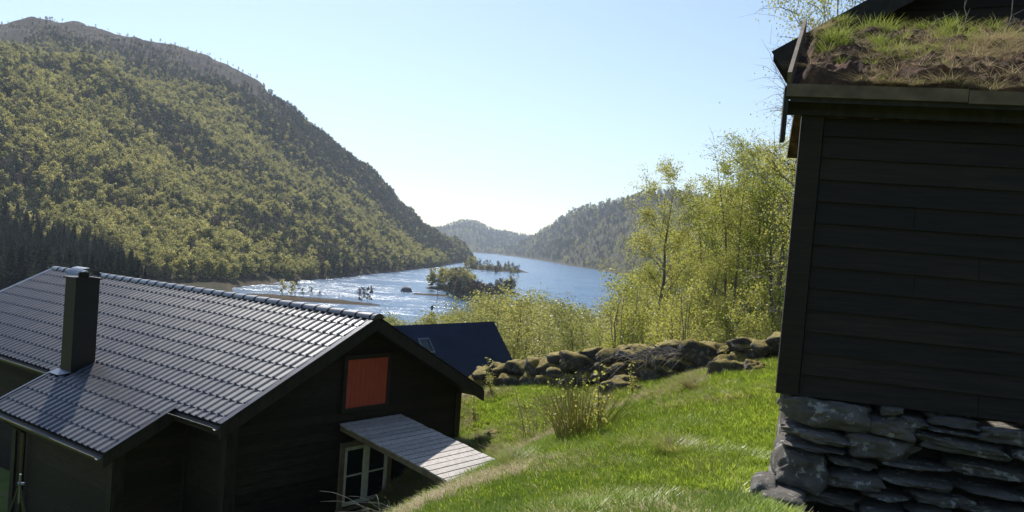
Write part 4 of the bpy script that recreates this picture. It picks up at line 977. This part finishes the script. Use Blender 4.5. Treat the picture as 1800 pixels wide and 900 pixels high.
idx_g = np.where(isd, 3+rng.randint(2, size=len(gx)), rng.randint(3, size=len(gx))); idx_g = np.where((~isd) & (f2 > .25), 5, idx_g)
instanced('meadow_grass', np.c_[gx, gy, gz], idx_g, (.7+.7*rng.rand(len(gx)))*(1+.02*r), rng.rand(len(gx))*6.28, GR, kind='stuff', label='short bright green meadow grass with dry straw patches', category='grass')
# tussocks
TUS = [blades('tuss%d' % i, 420, .30, .17, M['straw'] if i == 0 else M['olive'], 40+i, .003, .8, .35, 4) for i in range(2)]+[blades('tussg', 420, .26, .16, M['grass'], 44, .0035, .7, .35, 4)]
for px, py, s, parts, lab in [(912, 822, 1.0, (0, 2), 'big straw and green tussock next to the lower end of the plank canopy'), (1190, 800, .95, (0, 2), 'spreading pale tussock in the middle of the green slope'), (1120, 790, .55, (2, 0), 'small tussock left of the spreading pale one'),
      (1226, 686, 1.0, (1, 0), 'round olive grass mound before the boulders'), (855, 775, .7, (0, 1), 'straw tussock right of the cabin corner post'), (880, 800, .8, (0,), 'dry brown tussock at the upper right corner of the plank canopy'), (930, 720, .6, (0, 2), 'low tussock halfway between canopy and wall'), (1010, 815, .4, (2,), 'little green tussock below the rush clump')]:
    P = ground_hit(px, py); r = thing('grass_tussock', lab, 'tussock', tuple(P)); r.scale = (s,)*3
    for i_ in parts: link('blades', TUS[i_], r)
# rush clump / coppiced shrub
def shoots(seed, n, hgt, spread, leafn, lmat, wmat, lean=.35):
    rg = np.random.RandomState(seed); mb = MB(); pts = []
    for k in range(n):
        an = rg.rand()*6.283; r0 = spread*math.sqrt(rg.rand()); b = np.array([math.cos(an)*r0, math.sin(an)*r0, -.05]); h = hgt*(.5+.55*rg.rand()); l = lean*(r0/spread)*(.5+rg.rand())
        t = np.linspace(0, 1, 4); P = b+ZZ*(h*t)[:, None]+np.array([math.cos(an), math.sin(an), 0])*(h*l*t**1.3)[:, None]+rg.normal(size=(4, 3))*.012; mb.tube(P, [.006, .005, .004, .002], 3, cap=False)
        for j in range(leafn): q = .25+.75*rg.rand(); pts.append([np.interp(q, t, P[:, i]) for i in range(3)]+rg.normal(size=3)*.03)
    tm = mb.mesh('stems', wmat); V_, F_ = leaves(np.array(pts), .018, rg); return tm, fast_mesh('leaves', V_, F_, lmat)
P = ground_hit(1018, 772); tm, lm = shoots(3, 200, .85, .30, 2, M['birch_leaf'], M['olive'], .6); r = thing('shrub', 'upright clump of many thin olive shoots standing on the meadow', 'shrub', tuple(P)); link('stems', tm, r); link('foliage', lm, r)
P = ground_hit(955, 765); tm, lm = shoots(4, 22, .9, .4, 14, M['birch_leaf'], M['dead']); r = thing('shrub', 'thin yellow-green leafy shrub left of the olive shoot clump', 'shrub', tuple(P)); link('stems', tm, r); link('foliage', lm, r)
tm, lm = shoots(5, 4, .95, .06, 45, M['birch_leaf'], M['dead'], .15)
for px, py, s, lab in [(1063, 765, 1.3, 'tall sapling with yellow leaves at the right side of the olive shoot clump'), (1118, 700, .95, 'bright green sapling standing before the wall and the boulders'), (868, 692, 1.1, 'leafy sapling with round top in front of the navy roof'), (796, 700, 1.1, 'small pale sapling showing above the cabin eave'), (832, 745, .8, 'reddish bare-stemmed sapling right of the cabin wall corner'),
    (1030, 690, .55, 'tiny sapling at the foot of the wall above the shoot clump'), (1268, 650, .5, 'small sapling growing against the mossy right part of the wall'), (925, 676, .6, 'small sapling against the left part of the wall'), (838, 680, .9, 'low yellow bush at the left end of the stone wall')]:
    P = ground_hit(px, py); r = thing('sapling', lab, 'sapling', tuple(P)); r.scale = (s*1.2, s*1.2, s); r.rotation_euler = (0, 0, rng.rand()*6); link('stems', tm, r); link('foliage', lm, r)
# broad leaved plant beside the steps
P = ground_hit(1292, 880); r = thing('leafy_plant', 'clump of strap-shaped bright green leaves beside the stone steps', 'plant', tuple(P)); link('blades', blades('strap', 46, .24, .10, M['grass'], 61, .011, .9, .35, 5), r)
link('blades', blades('strapdry', 8, .2, .12, M['straw'], 62, .008, 1.1, .6, 5), r)
# dead stalks in front of the window
m = MB()
for k in range(26):
    P0 = at(655+65*rng.rand(), 925, 10.2); e = np.array([rng.normal()*.45-.15, rng.normal()*.2, .35+.3*rng.rand()]); t = np.linspace(0, 1, 6)
    Q_ = P0+e*t[:, None]; Q_[:, 2] -= .30*t**2.5; m.tube(Q_, [.006, .006, .005, .004, .003, .002], 4, cap=False)
o = m.build('dry_stalks', M['dead'], None); tag(o, 'arching dead stalks in front of the cream window', 'plant')
# grass on the turf roof
def turf_point(px, py):
    t = (py-148)/(62-148.); t = min(max(t, .03), .97)
    # solve x for this pixel at this row
    d = .25-RD*t; x_, h_ = sloc(px, py, d); return x_, t
gp, gi_, gs = [], [], []
def tuftspot(px, py, n, sp, k, s):
    for _ in range(n):
        x_, t = turf_point(px+rng.normal()*sp, py+rng.normal()*sp*.35)
        if x_ < xe+.1: continue
        ti = int(np.clip(t*(ny-1), 0, ny-1)); xl = XX[ti]; j_ = int(np.argmin(np.abs(xl-x_))); gp.append(TV[ti, j_]); gi_.append(k if not hasattr(k, '__len__') else k[rng.randint(len(k))]); gs.append(s*(.7+.6*rng.rand()))
for a in [(1465, 112, 12, 12, 0, 1.0), (1545, 72, 16, 18, 0, 1.0), (1540, 92, 6, 14, 0, .9), (1570, 112, 16, 24, 0, .8), (1480, 60, 6, 10, 0, .8), (1615, 70, 6, 12, 0, .9), (1680, 82, 22, 30, 0, 1.0), (1750, 78, 12, 18, 0, .8), (1640, 118, 10, 20, 0, .6), (1700, 100, 26, 45, 1, .8), (1765, 100, 30, 30, 1, .8), (1740, 125, 30, 40, 1, .7), (1600, 130, 24, 60, 1, .6), (1560, 128, 20, 40, (0, 1), .5), (1650, 95, 18, 60, 1, .6), (1500, 125, 10, 40, 1, .45), (1600, 140, 22, 90, 1, .5), (1450, 75, 8, 16, 1, .6), (1600, 100, 14, 100, 1, .5), (1700, 145, 22, 60, 1, .6)]: tuftspot(*a)
M['roof_green'] = leafmat('roof_grass', [(0, (.12, .16, .03)), (.5, (.22, .27, .05)), (1, (.36, .36, .12))], .5)
RG = [blades('roof_tuft', 45, .12, .035, M['roof_green'], 71, .0025, .6, .5, 3), blades('roof_dry', 34, .10, .06, M['straw'], 72, .0022, 1.1, .9, 3)]
instanced('roof_grass', np.array(gp), np.array(gi_), np.array(gs), rng.rand(len(gp))*6.28, RG, kind='stuff', label='green and dry grass tufts growing on the turf roof', category='grass')
for k, (px, y0_, y1_, lab) in enumerate([(1692, 75, 10, 'short pair of bare twigs on the turf roof left of centre'), (1770, 80, -30, 'tallest bare stem standing on the turf roof'), (1678, 72, 28, 'short broken stem sticking up from the turf roof grass'), (1640, 70, 35, 'faint thin stem at the back of the turf roof'), (1790, 72, 40, 'short thin stem near the right edge of the turf roof')]):
    x_, t = turf_point(px, y0_); b = SPt(x_, he+(hr_-he)*t, .25-RD*t); hgt = (y0_-y1_)/F*(6.5+RD*t)
    m = MB(); tt = np.linspace(0, 1, 6); Q_ = b+su_*(hgt*1.05*tt)[:, None]+sa*(rng.normal(size=6)*.012)[:, None]; m.tube(Q_, .007*(1.1-tt*.8), 5)
    for j in range(3): q0 = Q_[2+j]; m.tube([q0, q0+sa*rng.normal()*.07+su_*.07], [.004, .002], 3)
    o = m.build('dead_weed', M['dead'], None); tag(o, lab, 'stem')
for p, q, lab in (((1705, 60), (1740, 34), 'straight straw leaning to the right on the turf roof'), ((1783, 72), (1830, 45), 'leaning straw at the right edge of the turf roof')):
    m = MB(); a = at(*p, 7.4); b = at(*q, 7.3); m.tube([a, (a+b)/2+ZZ*.01, b], [.005, .004, .003], 4); o = m.build('dry_straw', M['straw'], None); tag(o, lab, 'stem')
# clothes airer / tripod at the foot of the wing
st = thing('tripod_stand', 'dark metal tripod stand beside the cabin wing wall', 'stand', tuple(at(35, 905, 10.5)))
T0 = at(35, 850, 10.5)
for dx, dy in ((-.28, -.05), (.28, -.05), (.02, .25)):
    m = MB(); m.tube([T0, T0+np.array([dx, dy, -1.0])], .012, 6); m.build('leg', M['black_metal'], st)
m = MB(); m.tube([T0+ZZ*-.25, T0+ZZ*.12], .014, 8); m.tube([T0+ZZ*.0-np.array([.02, 0, 0]), T0+np.array([.06, 0, 0])], .02, 8); m.build('head', M['steel'], st)

# ------------------------------------------------------------------ haze
m = MB(); m.box8([(-4000, -300, -40), (5000, -300, -40), (5000, 5400, -40), (-4000, 5400, -40), (-4000, -300, 520), (5000, -300, 520), (5000, 5400, 520), (-4000, 5400, 520)])
hm, n, out = newmat('haze'); pv = N(n, 'ShaderNodeVolumePrincipled'); pv.inputs['Density'].default_value = .00012; pv.inputs['Color'].default_value = (.72, .84, 1, 1); pv.inputs['Anisotropy'].default_value = .2
n.links.new(pv.outputs[0], out.inputs['Volume'])
hz = m.build('haze', hm, None); hz['kind'] = 'stuff'; hz['label'] = 'thin bluish haze over the valley'; hz.display_type = 'WIRE'
